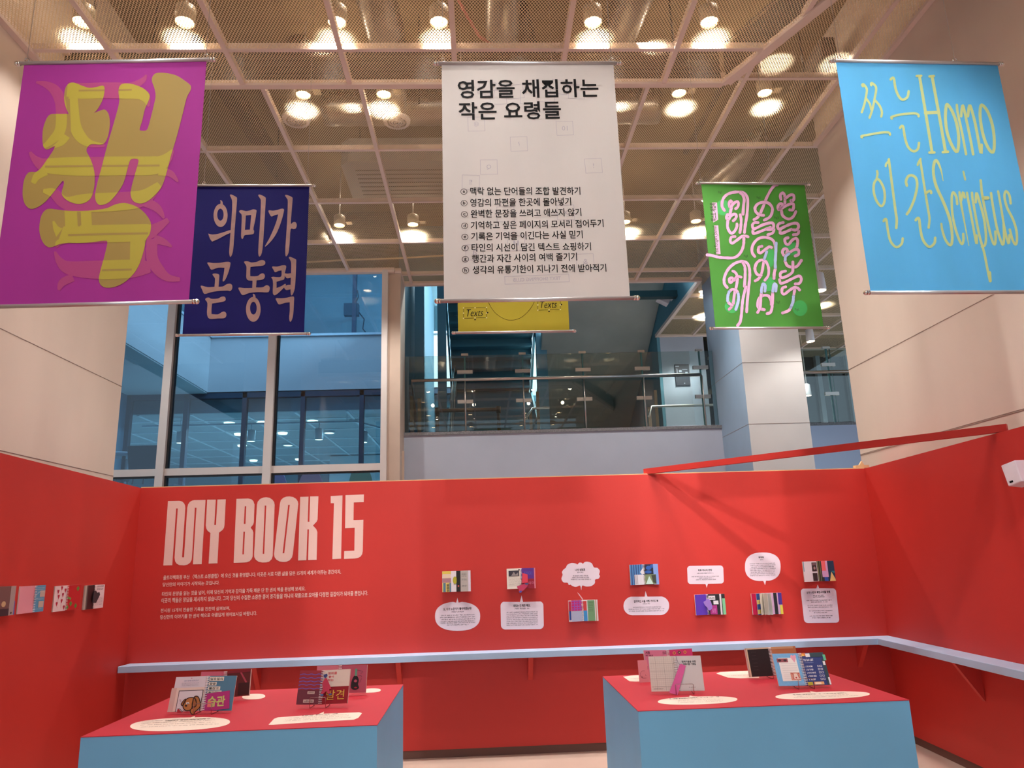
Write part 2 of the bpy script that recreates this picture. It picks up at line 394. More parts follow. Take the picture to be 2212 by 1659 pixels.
# white column between glazing and stair void
q = MB(); q.box(-1.345, -1.16, YGL-.02, YBAL+.1, 0, HB); q.box(-1.16, -1.13, YGL+.28, YGL+.30, .2, 3.2, 0)
struct(q, 'wall_left.002', mat('beige_column', (196, 176, 160), .7, noise=.05))
# building across the court
YW, XW = 19., -7.06
zb, ztp = EYE+4.46, EYE+5.93
q = MB(); q.box(XW, 2, YW, YW+.5, zb, ztp); q.box(XW-.4, XW, YGL+.3, YW+.5, zb, ztp)
struct(q, 'wall_back.001', EXT)
q = MB(); q.box(XW, 2, YW-.05, YW+.02, ztp, ztp+.06); q.box(XW-.03, XW+.03, YGL+.3, YW, ztp, ztp+.06); trim(q, mat('coping', (200, 214, 224), .5))
q = MB(); q.box(-16, XW-.02, YGL+.3, YW+.3, zb-.03, zb+.1); struct(q, 'ceiling.003', EXTG)
# upper storey: dark framed windows, pale panelled wall behind
q = MB(); q.box(-12, 2, YW+1.2, YW+1.4, ztp, ztp+5); struct(q, 'wall_back.002', mat('upper_panels', (206, 216, 220), .7, noise=.08, nscale=.7))
q = MB(); q.box(-12, 2, YW+.1, YW+1.3, ztp+3.0, ztp+3.2); struct(q, 'ceiling.004', EXTG)
up = empty('window_2', (-5, YW+.15, ztp), 'dark framed upper windows of the building across the court', 'window'); up['kind'] = 'structure'
for k in range(8):
    x = -3.35 - 1.75*k + 1.75
    q = MB(); q.box(x-.05, x+.05, YW+.1, YW+.25, ztp, ztp+4); child(q, 'mullion', FRAMED, up)
q = MB(); q.box(-16, 2, YW+.16, YW+.17, ztp+.02, ztp+4); child(q, 'pane', GLASSF, up)
for i, x in enumerate((-5.15, -3.5)):
    e = empty('floodlight', (x, YW+.6, ztp+.75), 'grey box floodlight on the upper wall across the court, %s one beside a window frame' % ('left' if i == 0 else 'right'), 'floodlight', 'floodlights of the upper wall')
    q = MB(); q.box(-.2, .2, -.1, .1, 0, .34); q.build('housing', mat('flood_grey', (92, 120, 140), .6), e)
    q = MB(); q.tube([(.2, 0, .1), (.35, 0, -.1), (.3, .1, -.35), (.5, .1, -.6), (.75, .05, -.62)], .018, 6); q.tube([(.1, 0, .34), (.18, 0, .55), (.15, 0, .75)], .014, 6); q.build('cable', FRAMED, e)
    q = MB(); q.box(-.03, .03, .08, .595, .1, .2); q.build('bracket', FRAMED, e)
# lower curtain wall
xm = [-9.05, -7.596, -6.107, -4.609, -3.089, -1.6, -.1]
cw = empty('window_3', (-5, YW+.1, 0), 'dark framed curtain wall across the court', 'window'); cw['kind'] = 'structure'
for x in xm:
    q = MB(); q.box(x-.055, x+.055, YW+.02, YW+.18, 0, zb-.02); child(q, 'mullion', FRAMED, cw)
q = MB(); q.box(-9.1, 2, YW+.02, YW+.18, zb-.16, zb-.02); child(q, 'transom', FRAMED, cw)
q = MB(); q.box(-9.1, 2, YW+.1, YW+.112, 0, zb-.1); child(q, 'pane', GLASSF, cw)
q = MB(); q.box(-9.3, -9.1, YGL+.3, YW+.2, 0, zb-.03); struct(q, 'wall_left.003', mat('side_glazing', (108, 146, 168), .35, noise=.1))
# room behind the curtain wall: gridded ceiling, lights, walls
zf = EYE+3.95
q = MB(); q.box(-14, 4, YW+.3, 40, zf, zf+.1); struct(q, 'ceiling.005', FARCEIL)
q = MB(); q.box(-14, 4, YW+.2, YW+.3, zf, zb); struct(q, 'wall_back.003', mat('far_header', (96, 134, 146), .7, noise=.1))
q = MB()
for k in range(12): q.box(-14, 4, YW+1.2+1.7*k, YW+1.27+1.7*k, zf-.02, zf)
for k in range(12): q.box(-13+1.35*k, -12.93+1.35*k, YW+.3, 40, zf-.02, zf)
trim(q, FARLINE)
q = MB(); q.box(-14, 4, 33, 33.3, 0, zf); struct(q, 'wall_back.004', mat('far_wall', (126, 160, 170), .8, noise=.12, nscale=.6))
q = MB(); q.box(-14.2, -14, YW, 40, 0, zf); struct(q, 'wall_left.004', mat('far_wall_left', (110, 140, 150), .8))
GLOW2 = mat('far_lamp_glow', (255, 226, 184), .5, emit=8)
n = 0
for r, (Y, xs_) in enumerate([(20.6, (-7.0, -6.1, -4.7, -3.5)), (22.4, (-7.3, -6.0, -4.6)), (24.6, (-7.9, -6.4)), (28.2, (-8.6, -6.9, -5.0))]):
    for i, x in enumerate(xs_):
        e = empty('recessed_light', (x, Y, zf-.03), 'round glowing ceiling light across the court, %s row back, %s from left' % (ORD[r], ORD[i]), 'ceiling light', 'recessed lights across the court')
        q = MB(); q.lathe((0, 0, 0), [(0, -.02), (.13, -.02), (.15, .03)], 16); q.build('lens', GLOW2, e)
        spot('lamp', (0, 0, -.05), 420, 160, .6, e, (1, .95, .86))
    q = MB(); q.lathe((0, 0, 0), [(.15, -.025), (.18, -.025), (.18, .028), (.15, .028)], 16); q.build('rim', FARLINE, e)
struct(MB().box(-5.6, -1.0, 27.5, 27.7, 0, zf-.03), 'wall_back.011', mat('far_pale_wall', (214, 226, 230), .8, noise=.08, nscale=.5))
struct(MB().box(-14, 4, YW+.3, 33, .02, .06), 'floor.003', mat('far_floor', (206, 208, 206), .5))
for i, (x0, x1, rgb, lb_) in enumerate(((566, 622, (196, 176, 226), 'lilac'), (642, 700, (232, 186, 214), 'pink'), (752, 806, (198, 232, 190), 'pale green'))):
    a = onY(x0, 1030, 13.4); b = onY(x1, 1030, 13.4); ww = b.x-a.x; zt2 = onY(x0, 1013 if i < 2 else 1003, 13.4).z
    q = MB(); pts = [(0, 0), (ww, 0)]+[(ww/2+ww/2*math.cos(t), (zt2-.9)*.8+(zt2-.9)*.2*math.sin(t)) for t in (math.pi*k/12 for k in range(13))]
    q.prism([(a.x+u, 13.4, .9+v) for u, v in pts], (0, .05, 0)); q.box(a.x+ww*.2, a.x+ww*.8, 13.3, 13.55, 0, .9)
    tag(q.build('arched_board', mat('pastel_%d' % i, rgb, .6)), lb_+' arched display board low behind the glass partition', 'board', 'pastel boards beyond the glass')
# lighting track with pendant spots close behind the curtain wall
tz = EYE+3.72
q = MB(); q.box(-9, -3.35, YW+.75, YW+.8, tz, tz+.05); q.bar((-3.35, YW+.78, tz+.025), (-2.2, YW+3.2, tz+.025), .05, .05)
for x in (-8, -5.6, -3.6): q.tube([(x, YW+.78, tz+.05), (x, YW+.78, zf-.022)], .012, 6)
tr_ = q.build('lighting_track', FARLINE); tag(tr_, 'white ceiling light track behind the glass across the court', 'light track')
for i, (px, py) in enumerate([(393, 915), (544, 912), (690, 905), (786, 920), (806, 945)]):
    Y = YW+.78 if i < 3 else YW+(1.1 if i == 3 else 2.4)
    p = onY(px, py, Y)
    if i > 2: p.x = -3.35+1.15*((Y-YW-.78)/2.42)
    p.z = min(p.z, tz-.45) if i < 3 else tz-.5
    e = empty('track_spotlight', p, 'white cylinder spotlight on the track across the court, %s from the left' % ORD[i], 'spotlight', 'track spotlights across the court')
    q = MB(); q.lathe((0, 0, 0), [(.105, 0), (.11, .02), (.11, .3), (.02, .32), (0, .32)], 16); q.build('housing', mat('far_spot_white', (236, 240, 240), .5), e)
    q = MB(); q.lathe((0, 0, .004), [(0, 0), (.1, 0), (.1, .006), (0, .006)], 16); q.build('lens', GLOW2, e)
    q = MB(); q.tube([(0, 0, .3), (0, 0, tz-p.z-.002)], .014, 6); q.build('stem', FARLINE, e)
    spot('lamp', (0, 0, -.02), 160, 130, .5, e)
# round tables and chairs inside the left wing, stood on its raised floor
FZ = EYE+1.87
q = MB(); q.box(-9.05, -5.3, 13.0, 18.9, FZ-.5, FZ-.42); struct(q, 'floor.001', mat('court_deck', (126, 150, 160), .7))
def rtable(x, y, z, r, label):
    e = empty('round_table', (x, y, z), label, 'table', 'tables in the court')
    q = MB(); q.lathe((0, 0, .72), [(0, .03), (r, .03), (r, 0), (0, 0)], 28); q.build('table_top', mat('table_white', (196, 214, 224), .4), e)
    q = MB(); q.tube([(0, 0, .02), (0, 0, .72)], .035, 8); q.lathe((0, 0, 0), [(0, .03), (r*.55, .02), (r*.55, 0), (0, 0)], 20); q.build('pedestal_base', FRAMED, e); return e
p = onY(268, 982, 14.5); rtable(p.x, 14.5, FZ-.42, .42, 'round white table across the glass, left of the white mullion')
p = onY(525, 1038, 13.6); 
def chair(x, y, z, rz, label):
    e = empty('tub_chair', (x, y, z), label, 'chair', 'dark chairs beyond the glass', rot=(0, 0, rz))
    cm = mat('chair_dark', (38, 48, 60), .7)
    q = MB(); q.box(-.26, .26, -.25, .25, .38, .46); q.build('seat', cm, e, .03)
    q = MB(); q.prism([(-.3, .25, .4), (.3, .25, .4), (.34, .3, .85), (-.34, .3, .85)], (0, .05, 0)); q.build('backrest', cm, e, .02)
    for sx in (-1, 1):
        for sy in (-1, 1):
            q = MB(); q.tube([(sx*.22, sy*.2, .38), (sx*.25, sy*.23, 0)], .014, 6); q.build('leg', FRAMED, e)
p = onY(318, 1003, 14.2); chair(p.x, 14.4, FZ-.42, math.pi, 'dark tub chair beyond the glass, seen between white mullion and pillar')
p = onY(248, 975, 15.6); chair(p.x, 15.6, FZ-.42, math.pi/2, 'dark chair beyond the glass, partly hidden by the left pillar')

# ------------------------------------------------------------------ mezzanine, stair void and right pillar
ZM = onY(1005, 932, YBAL).z     # mezzanine floor level
XRW = yx(1553, 925, YBAL)
q = MB(); q.box(-1.28, 9, YBAL, YBAL+.25, 0, ZM-.045); struct(q, 'wall_back.005', GREYW)
q = MB(); q.box(-1.2, 9, YBAL-.02, YBAL+.27, ZM-.045, ZM+.0); trim(q, mat('granite_sill', (118, 118, 122), .45, noise=.35, nscale=60))
q = MB(); q.box(-1.28, 9, YBAL+.25, 20, ZM-.3, ZM-.01); struct(q, 'floor.002', mat('mezz_floor', (120, 120, 122), .5))
# right hand pillar in front of the mezzanine
xa, xb = 3.705, 4.565
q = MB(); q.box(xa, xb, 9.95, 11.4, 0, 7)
for z in (onY(1660, 782, 9.95).z, onY(1690, 914, 9.95).z): q.box(xa-.002, xb+.002, 9.947, 11.4, z-.003, z+.001, 1)
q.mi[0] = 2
struct(q, 'wall_right.002', [CONCW, JOINT, mat('plaster_blue_shade', (150, 174, 198), .7, noise=.04)])  # left face: bluish daylight shade put into its plaster colour
# lower panels right of it
q = MB(); q.box(4.3, 9, YBAL-.06, YBAL-.005, 0, ZM-.05); struct(q, 'wall_back.006', mat('pale_blue_panel', (166, 184, 214), .6))
# stair void shell
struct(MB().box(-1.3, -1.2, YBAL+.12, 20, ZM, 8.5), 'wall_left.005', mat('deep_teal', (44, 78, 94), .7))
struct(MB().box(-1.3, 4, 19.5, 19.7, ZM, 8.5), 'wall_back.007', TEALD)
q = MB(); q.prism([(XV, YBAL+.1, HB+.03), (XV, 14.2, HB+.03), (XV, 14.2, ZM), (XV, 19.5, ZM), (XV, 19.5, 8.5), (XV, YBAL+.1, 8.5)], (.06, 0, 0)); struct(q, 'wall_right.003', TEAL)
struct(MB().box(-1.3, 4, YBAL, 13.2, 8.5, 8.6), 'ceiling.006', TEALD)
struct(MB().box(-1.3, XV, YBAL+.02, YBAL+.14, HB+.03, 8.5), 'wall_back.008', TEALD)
# poster wall
pw = onY(1527, 820, 14.2).x
struct(MB().box(XV+.062, pw, 14.2, 14.4, ZM, HB+.02), 'wall_back.009', GREYW)
# sloped slate soffit on the right of the void
a0 = onY(1155, 640, 15.6); a1 = onY(1160, 900, 17.5); b0 = onY(1428, 600, 13.2); b1 = onY(1392, 762, 17.2)
xs0 = onY(1160, 760, 16).x
q = MB(); q.prism([(xs0, 12.6, HB+1.1), (XV-.01, 12.6, HB+1.1), (XV-.01, 17.6, ZM+1.0), (xs0, 17.6, ZM+1.0)], (0, .1, .25)); struct(q, 'ceiling.007', SLATE)
struct(MB().box(xs0-.3, XV, 17.7, 17.8, ZM, 8), 'wall_back.010', SLATE)
# steel column in the void
q = MB(); q.box(xs0-.1, xs0+.12, 14.9, 15.15, ZM, 8.5); struct(q, 'wall_left.006', mat('steel_blue', (96, 138, 158), .5))
q = MB()
for x in (-1.12, -.78): q.box(x, x+.16, 12.2+(x+1.2)*3, 12.36+(x+1.2)*3, ZM, 8.5)
struct(q, 'wall_left.007', M['steel_blue'])
# dog-leg stair: lower flight climbs away, upper flight comes back overhead
st = empty('staircase', (.3, 13, ZM), 'dark steel switchback staircase in the void behind the glass balustrade', 'staircase')
x0, x1 = -.62, xs0-.15
STM = mat('stair_steel', (60, 104, 120), .5, noise=.06); STT = mat('stair_tread', (72, 112, 126), .6)
nst = 11
for k in range(nst):
    y = 13.6+.3*k; z = ZM+.165*(k+1)
    q = MB(); q.box(x0, x1, y, y+.33, z-.05, z); q.box(x0, x1, y, y+.02, z-.165, z-.05); child(q, 'step', STT, st)
zl = ZM+.165*nst; yl = 13.6+.3*nst
q = MB(); q.box(x0-.1, x1+.3, yl, yl+1.4, zl-.15, zl); child(q, 'landing', STM, st)
for k in range(13):
    y = yl-.3*k; z = zl+.165*(k+1)
    q = MB(); q.box(x0, x1, y-.34, y, z-.055, z); q.box(x0, x1, y-.02, y, z-.17, z-.055); child(q, 'step', STM, st)
for x in (x0-.05, x1+.02):
    q = MB(); q.prism([(x, 13.5, ZM), (x, 13.8, ZM), (x, yl+.1, zl-.18), (x, yl+.1, zl+.12), (x, yl-.05, zl+.12)], (.04, 0, 0)); child(q, 'stringer', STM, st)
    q = MB(); q.prism([(x, yl+.1, zl-.1), (x, yl+.1, zl+.2), (x, yl-4.0, zl+2.4), (x, yl-4.0, zl+2.1)], (.04, 0, 0)); child(q, 'stringer', STM, st)
q = MB(); q.tube([(x0+.08, 13.3, ZM+.95), (x0+.08, yl, zl+.9)], .022, 8)
for k in range(5): q.tube([(x0+.08, 13.5+.75*k, ZM+.1+.41*k), (x0+.08, 13.5+.75*k, ZM+1.05+.41*k)], .014, 6)
child(q, 'handrail', STEEL, st)
q = MB(); q.tube([(x0+.3, yl+.2, zl+.85), (x1-.2, yl+.2, zl+.85)], .022, 8)
for x in (x0+.5, x1-.5): q.tube([(x, yl+.2, zl+.0), (x, yl+.2, zl+.85)], .014, 6)
child(q, 'landing_rail', STEEL, st)

# balustrade: frameless glass panels with clamps, cap plates and a steel handrail
bl = empty('glass_balustrade', (1.2, YBAL+.1, ZM), 'frameless glass balustrade with steel handrail along the mezzanine edge', 'balustrade')
yb = YBAL+.1
zgt = onY(1003, 768, yb).z
jx = [yx(862, 850, yb), yx(1005, 850, yb), yx(1131, 850, yb), yx(1262, 850, yb), yx(1391, 850, yb), yx(1518, 850, yb), yx(1600, 850, yb)]
gl0 = jx[0]
for a, b in zip(jx[:-1], jx[1:]):
    q = MB(); q.box(a+.012, b-.012, yb, yb+.012, ZM+.03, zgt); child(q, 'glass_panel', RAILG, bl)
q = MB(); q.box(gl0, gl0+.012, yb+.02, yb+1.2, ZM+.03, zgt); child(q, 'glass_panel', RAILG, bl)
EDGEG = mat('glass_edge', (60, 110, 112), .2)
zr = onY(1100, 818, yb-.08).z
zc = [onY(1005, 804, yb).z, onY(1005, 868, yb).z]
for j in jx[1:-1]:
    q = MB(); q.box(j-.012, j+.012, yb+.002, yb+.03, ZM, zgt); child(q, 'post', EDGEG, bl)
    q = MB(); q.tube([(j, yb-.03, ZM), (j, yb-.03, zr)], .012, 8); q.box(j-.06, j+.06, yb-.03, yb+.04, ZM, ZM+.02); child(q, 'post_foot', STEEL, bl)
    q = MB(); q.box(j-.055, j+.055, yb-.015, yb+.03, zgt-.005, zgt+.03); child(q, 'cap_plate', STEEL, bl)
    for z in zc:
        q = MB(); q.box(j-.12, j+.12, yb-.018, yb+.03, z-.027, z+.027); child(q, 'clamp', STEEL, bl)
q = MB(); q.tube([(jx[0]+.18, yb+.9, zr-.45), (jx[0]+.2, yb-.08, zr), (jx[5]-.03, yb-.08, zr)], .026, 10); child(q, 'handrail', STEEL, bl)
for x in (jx[0]+.12, jx[0]+.22):
    q = MB(); q.box(x, x+.06, yb+.3+(x-jx[0])*2, yb+.34+(x-jx[0])*2, ZM, zr-.1); child(q, 'post', mat('bronze_post', (150, 126, 106), .35, .7), bl)
# right part of the balustrade beyond the pillar
br = empty('glass_balustrade', (5.4, yb, ZM), 'glass balustrade section between the two concrete pillars on the right', 'balustrade')
jr = [4.6, yx(1797, 850, yb), 7.2]
for a, b in zip(jr[:-1], jr[1:]):
    q = MB(); q.box(a+.012, b-.012, yb, yb+.012, ZM+.03, zgt); child(q, 'glass_panel', RAILG, br)
j = jr[1]
q = MB(); q.box(j-.012, j+.012, yb+.002, yb+.03, ZM, zgt); q.box(j+.05, j+.06, yb+.002, yb+.02, ZM, zgt); child(q, 'post', EDGEG, br)
q = MB(); q.box(j-.06, j+.06, yb-.015, yb+.03, zgt-.005, zgt+.03); child(q, 'cap_plate', STEEL, br)
for z in zc: q = MB(); q.box(j-.11, j+.11, yb-.018, yb+.03, z-.027, z+.027); child(q, 'clamp', STEEL, br)
q = MB(); q.tube([(4.6, yb-.08, zr), (7.2, yb-.08, zr)], .026, 10); child(q, 'handrail', STEEL, br)
# second, lower rail by the poster wall and by the stair foot
def lowrail(x0, x1, y, z, label):
    e = empty('steel_guard_rail', (x0, y, ZM), label, 'railing')
    q = MB(); q.tube([(-.15, -.4, -.25+z-ZM), (0, 0, z-ZM), (x1-x0, 0, z-ZM)], .022, 8); q.build('rail', STEEL, e)
    for x in (-.03, .1):
        q = MB(); q.box(x-.025, x+.025, .03, .06, 0, z-ZM+(.0 if x < 0 else .3)); q.build('post', M['bronze_post'], e)
    return e
p = onY(1407, 878, 12.6); p2 = onY(1552, 876, 12.6); lowrail(p.x, p2.x, 12.6, p.z, 'low steel rail in front of the pale wall with the notice')
p = onY(1150, 882, 12.4); p2 = onY(1187, 882, 12.4); lowrail(p.x, p2.x, 12.4, p.z, 'short steel rail with posts at the foot of the staircase')
# retractable belt barrier
p = onY(945, 925, 11.9); p2 = onY(1078, 925, 11.9); zb_ = onY(1010, 886, 11.9).z
bb = empty('belt_barrier', (p.x, 11.9, ZM), 'black belt barrier with two posts standing before the stair', 'barrier')
BLK = mat('black_plastic', (18, 20, 24), .5)
for x in (0, p2.x-p.x):
    q = MB(); q.tube([(x, 0, 0), (x, 0, zb_-ZM-.05)], .03, 10); q.lathe((x, 0, 0), [(0, .03), (.15, .02), (.16, 0), (0, 0)], 20); q.build('post', BLK, bb)
    q = MB(); q.tube([(x, 0, zb_-ZM-.06), (x, 0, zb_-ZM+.05)], .04, 10); q.build('belt_head', BLK, bb)
q = MB(); q.box(0, p2.x-p.x, -.003, .003, zb_-ZM-.03, zb_-ZM+.03); q.build('belt', BLK, bb)
# dark beam and little white projector under it
p = onY(1356, 637, 12.5); p2 = onY(1450, 637, 12.5)
q = MB(); q.box(p.x-1.2, XV, 12.45, 12.6, p.z-.06, p.z+.06); trim(q, mat('beam_teal', (34, 62, 68), .6))
p = onX(1440, 652, XV-.12)
e = empty('security_camera', (XV-.14, p.y, p.z), 'small white security camera on the teal wall beside the green banner', 'camera')
q = MB(); q.box(-.16, .06, -.09, .09, -.05, .06, mx=Matrix.Rotation(.5, 4, 'Y')); q.build('body', WHITE, e, .01)
q = MB(); q.tube([(.0, 0, .05), (.12, 0, .1)], .02, 8); q.box(.11, .13, -.06, .06, .03, .17); q.build('bracket', WHITE, e)
# notice on the pale wall
a = onY(1457, 787, 14.17); b = onY(1492, 832, 14.17)
e = empty('notice_board', (a.x, 14.19, b.z), 'dark framed notice hanging on the pale wall behind the balustrade', 'poster')
W_, H_ = b.x-a.x, a.z-b.z
q = MB(); q.box(0, W_, -.02, .01, 0, H_); q.build('panel', mat('notice_dark', (42, 48, 66), .5), e, .004)
q = MB(); q.box(.04*W_, .3*W_, -.022, -.0205, .88*H_, .93*H_); q.box(.12*W_, .17*W_, -.022, -.0205, .58*H_, .8*H_); q.box(.27*W_, .46*W_, -.022, -.0205, .62*H_, .72*H_); q.box(.5*W_, .86*W_, -.022, -.0205, .74*H_, .76*H_); q.box(.7*W_, .87*W_, -.022, -.0205, .55*H_, .63*H_); q.box(.55*W_, .63*W_, -.022, -.0205, .07*H_, .12*H_)
q.build('printed_plan', mat('notice_ink', (188, 190, 206), .6), e)
# dark glazed wall far right on the mezzanine
dg_ = empty('window_4', (6, 15.5, ZM), 'dark glazed wall at the far right of the mezzanine', 'window'); dg_['kind'] = 'structure'
q = MB(); q.box(4.9, 10, 16.1, 16.2, ZM, HB); child(q, 'backing', mat('night_glass', (26, 34, 42), .08), dg_)
for x in (6.3, 6.95, 7.7, 8.4): q = MB(); q.box(x-.05, x+.05, 15.98, 16.1, ZM, HB); child(q, 'mullion', mat('frame_grey', (120, 132, 140), .5), dg_)
# hanging white spots in the right bay
for i, (px, py, Y) in enumerate([(1519, 630, 11.9), (1772, 628, 9.2), (1751, 738, 13.5), (1745, 855, 15.2)]):
    p = onY(px, py, Y)
    e = empty('pendant_spotlight', p, ['white pendant spotlight between the grey soffit and the green banner', 'white pendant spotlight between the green and light blue banners', 'small white spotlight lower down between the two right pillars', 'faint spotlight low behind the right glass balustrade'][i], 'spotlight', 'pendant spots of the right bay')
    q = MB(); q.lathe((0, 0, 0), [(.075, 0), (.08, .02), (.07, .24), (.02, .27), (0, .27)], 16); q.build('housing', WHITE, e)
    q = MB(); q.lathe((0, 0, .006), [(0, 0), (.072, 0), (.072, .006), (0, .006)], 16); q.build('lens', BULB, e)
    q = MB(); q.tube([(0, 0, .25), (0, 0, HB-p.z+.3)], .012, 6); q.build('stem', WHITEMET, e)
    spot('lamp', (0, 0, -.02), 66, 110, .5, e)

# green lit panel far back at the end of the mezzanine
a = onY(1537, 874, 16.6); b = onY(1566, 921, 16.6)
q = MB(); q.box(a.x, b.x, 16.6, 16.68, ZM, a.z); tag(q.build('light_panel', mat('green_light', (40, 190, 140), .5, emit=.8)), 'glowing green panel far back beside the left edge of the white pillar', 'light panel')
# ------------------------------------------------------------------ flat print helpers
class Pl:
    """a plane with origin O, unit axes U (right) and V (up) and normal N towards the viewer"""
    def __init__(s, O, U, V):
        s.O = Vector(O); s.U = Vector(U).normalized(); s.V = Vector(V).normalized(); s.N = s.U.cross(s.V).normalized(); s.off = 0.
    def pt(s, u, v, d=0): return s.O + s.U*u + s.V*v + s.N*d
    def uv(s, x, y):
        d = ray(x, y); c = Vector((0, 0, EYE)); t = (s.O+s.N*s.off-c).dot(s.N)/d.dot(s.N); q = c+d*t-s.O
        return (q.dot(s.U), q.dot(s.V))
class Crop:
    def __init__(s, pl, x0, y0, k): s.pl, s.x0, s.y0, s.k = pl, x0, y0, k
    def __call__(s, p): return s.pl.uv(s.x0+p[0]/s.k, s.y0+p[1]/s.k)
def smooth(pts, closed=True, n=5):
    """Catmull-Rom; a point given twice stays a sharp corner"""
    out = []; P = [Vector(p) for p in pts]; m = len(P)
    for i in range(m if closed else m-1):
        p1, p2 = P[i], P[(i+1) % m]
        if (p2-p1).length < 1e-9: continue
        p0 = P[(i-1) % m] if closed or i > 0 else p1*2-p2
        p3 = P[(i+2) % m] if closed or i+2 < m else p2*2-p1
        if (p0-p1).length < 1e-9: p0 = p1 - (p2-p1)*.3
        if (p3-p2).length < 1e-9: p3 = p2 + (p2-p1)*.3
        for k in range(n):
            t = k/n
            out.append(((p1*2)+(p2-p0)*t+(p0*2-p1*5+p2*4-p3)*t*t+(p1*3-p0-p2*3+p3)*t**3)*.5)
    if not closed: out.append(P[-1])
    return [tuple(v) for v in out]
def fill(mb, pl, loops, d, mi=0):
    L = [[Vector((u, v, 0)) for u, v in lp] for lp in loops]
    flat = [p for lp in L for p in lp]
    tr = tessellate_polygon(L)
    mb.add([pl.pt(p.x, p.y, d) for p in flat], [tuple(t) for t in tr], mi)
def rect(mb, pl, u0, v0, u1, v1, d, mi=0): mb.add([pl.pt(u0, v0, d), pl.pt(u1, v0, d), pl.pt(u1, v1, d), pl.pt(u0, v1, d)], [(0, 1, 2, 3)], mi)
def ellipse(cx_, cy_, rx, ry, n=28, rot=0):
    c, s_ = math.cos(rot), math.sin(rot)
    return [(cx_+rx*math.cos(t)*c-ry*math.sin(t)*s_, cy_+rx*math.cos(t)*s_+ry*math.sin(t)*c) for t in (2*math.pi*k/n for k in range(n))]
def outline_stroke(pts, wd, closed=False, n=4, cap=True):
    """flat brush stroke as a list of convex quads (plus round caps)"""
    if isinstance(wd, (int, float)): wd = [wd]*len(pts)
    q = smooth([(p[0], p[1], w_) for p, w_ in zip(pts, wd)] if True else pts, closed, n)
    if closed: q = q+[q[0]]
    V2 = [Vector((a, b)) for a, b, _ in q]; W = [c for _, _, c in q]; L = []; R = []
    for i, p in enumerate(V2):
        a = V2[max(i-1, 0)]; b = V2[min(i+1, len(V2)-1)]
        if closed and i in (0, len(V2)-1): a, b = V2[-2], V2[1]
        t = (b-a)
        if t.length < 1e-9: t = Vector((1, 0))
        t.normalize(); nn = Vector((-t.y, t.x))
        L.append(p+nn*W[i]/2); R.append(p-nn*W[i]/2)
    polys = [[tuple(L[i]), tuple(L[i+1]), tuple(R[i+1]), tuple(R[i])] for i in range(len(V2)-1)]
    if cap and not closed:
        for p, w_ in ((V2[0], W[0]), (V2[-1], W[-1])): polys.append(ellipse(p.x, p.y, w_/2, w_/2, 12))
    return polys
def stroke(mb, pl, pts, wd, d, mi=0, closed=False, conv=None, n=4, jit=0):
    for i, po in enumerate(outline_stroke(pts, wd, closed, n)):
        if conv: po = [conv(p) for p in po]
        mb.add([pl.pt(u, v, d+.00001*(i % 7)) for u, v in po], [tuple(range(len(po)))], mi)
def clip(subj, clp):
    """convex polygon subj clipped by convex polygon clp"""
    ar = sum(clp[i][0]*clp[(i+1) % len(clp)][1]-clp[(i+1) % len(clp)][0]*clp[i][1] for i in range(len(clp)))
    if ar < 0: clp = clp[::-1]
    out = list(subj)
    for i in range(len(clp)):
        a, b = clp[i], clp[(i+1) % len(clp)]; inp = out; out = []
        f = lambda p: (b[0]-a[0])*(p[1]-a[1])-(b[1]-a[1])*(p[0]-a[0])
        for j in range(len(inp)):
            p, q = inp[j], inp[(j+1) % len(inp)]; fp, fq = f(p), f(q)
            if fp >= 0: out.append(p)
            if (fp >= 0) != (fq >= 0):
                t = fp/(fp-fq); out.append((p[0]+(q[0]-p[0])*t, p[1]+(q[1]-p[1])*t))
        if len(out) < 3: return []
    return out
_tc = {}
TS = bpy.data.scenes.new('type_setting')   # scratch scene in which text is turned into meshes
def text_geo(body, bold=0., shear=0.):
    k = (body, bold, shear)
    if k in _tc: return _tc[k]
    c = bpy.data.curves.new('lettering', 'FONT'); c.body = body; c.offset = bold; c.shear = shear; c.resolution_u = 2
    o = bpy.data.objects.new('lettering', c); TS.collection.objects.link(o); vl = TS.view_layers[0]; vl.update()
    me = bpy.data.meshes.new_from_object(o.evaluated_get(vl.depsgraph))
    vs = [(v.co.x, v.co.y) for v in me.vertices]; fs = [tuple(p.vertices) for p in me.polygons]
    bpy.data.objects.remove(o); bpy.data.curves.remove(c); bpy.data.meshes.remove(me)
    xs = [v[0] for v in vs]; ys = [v[1] for v in vs]; x0, x1, y0, y1 = min(xs), max(xs), min(ys), max(ys)
    _tc[k] = ([((x-x0)/(x1-x0), (y-y0)/(y1-y0)) for x, y in vs], fs, (x1-x0)/(y1-y0)); return _tc[k]
def text_in(mb, pl, body, a, b, h, d, mi=0, bold=.02, shear=0, mirror=False):
    """text whose bottom edge runs from a to b (u, v) with height h"""
    vs, fs, _ = text_geo(body, bold, shear); A = Vector(a); B = Vector(b); X = B-A; Y = Vector((-X.y, X.x)).normalized()*h
    if mirror: A, X = B, -X
    pts = [A+X*x+Y*y for x, y in vs]
    mb.add([pl.pt(p.x, p.y, d) for p in pts], fs, mi)
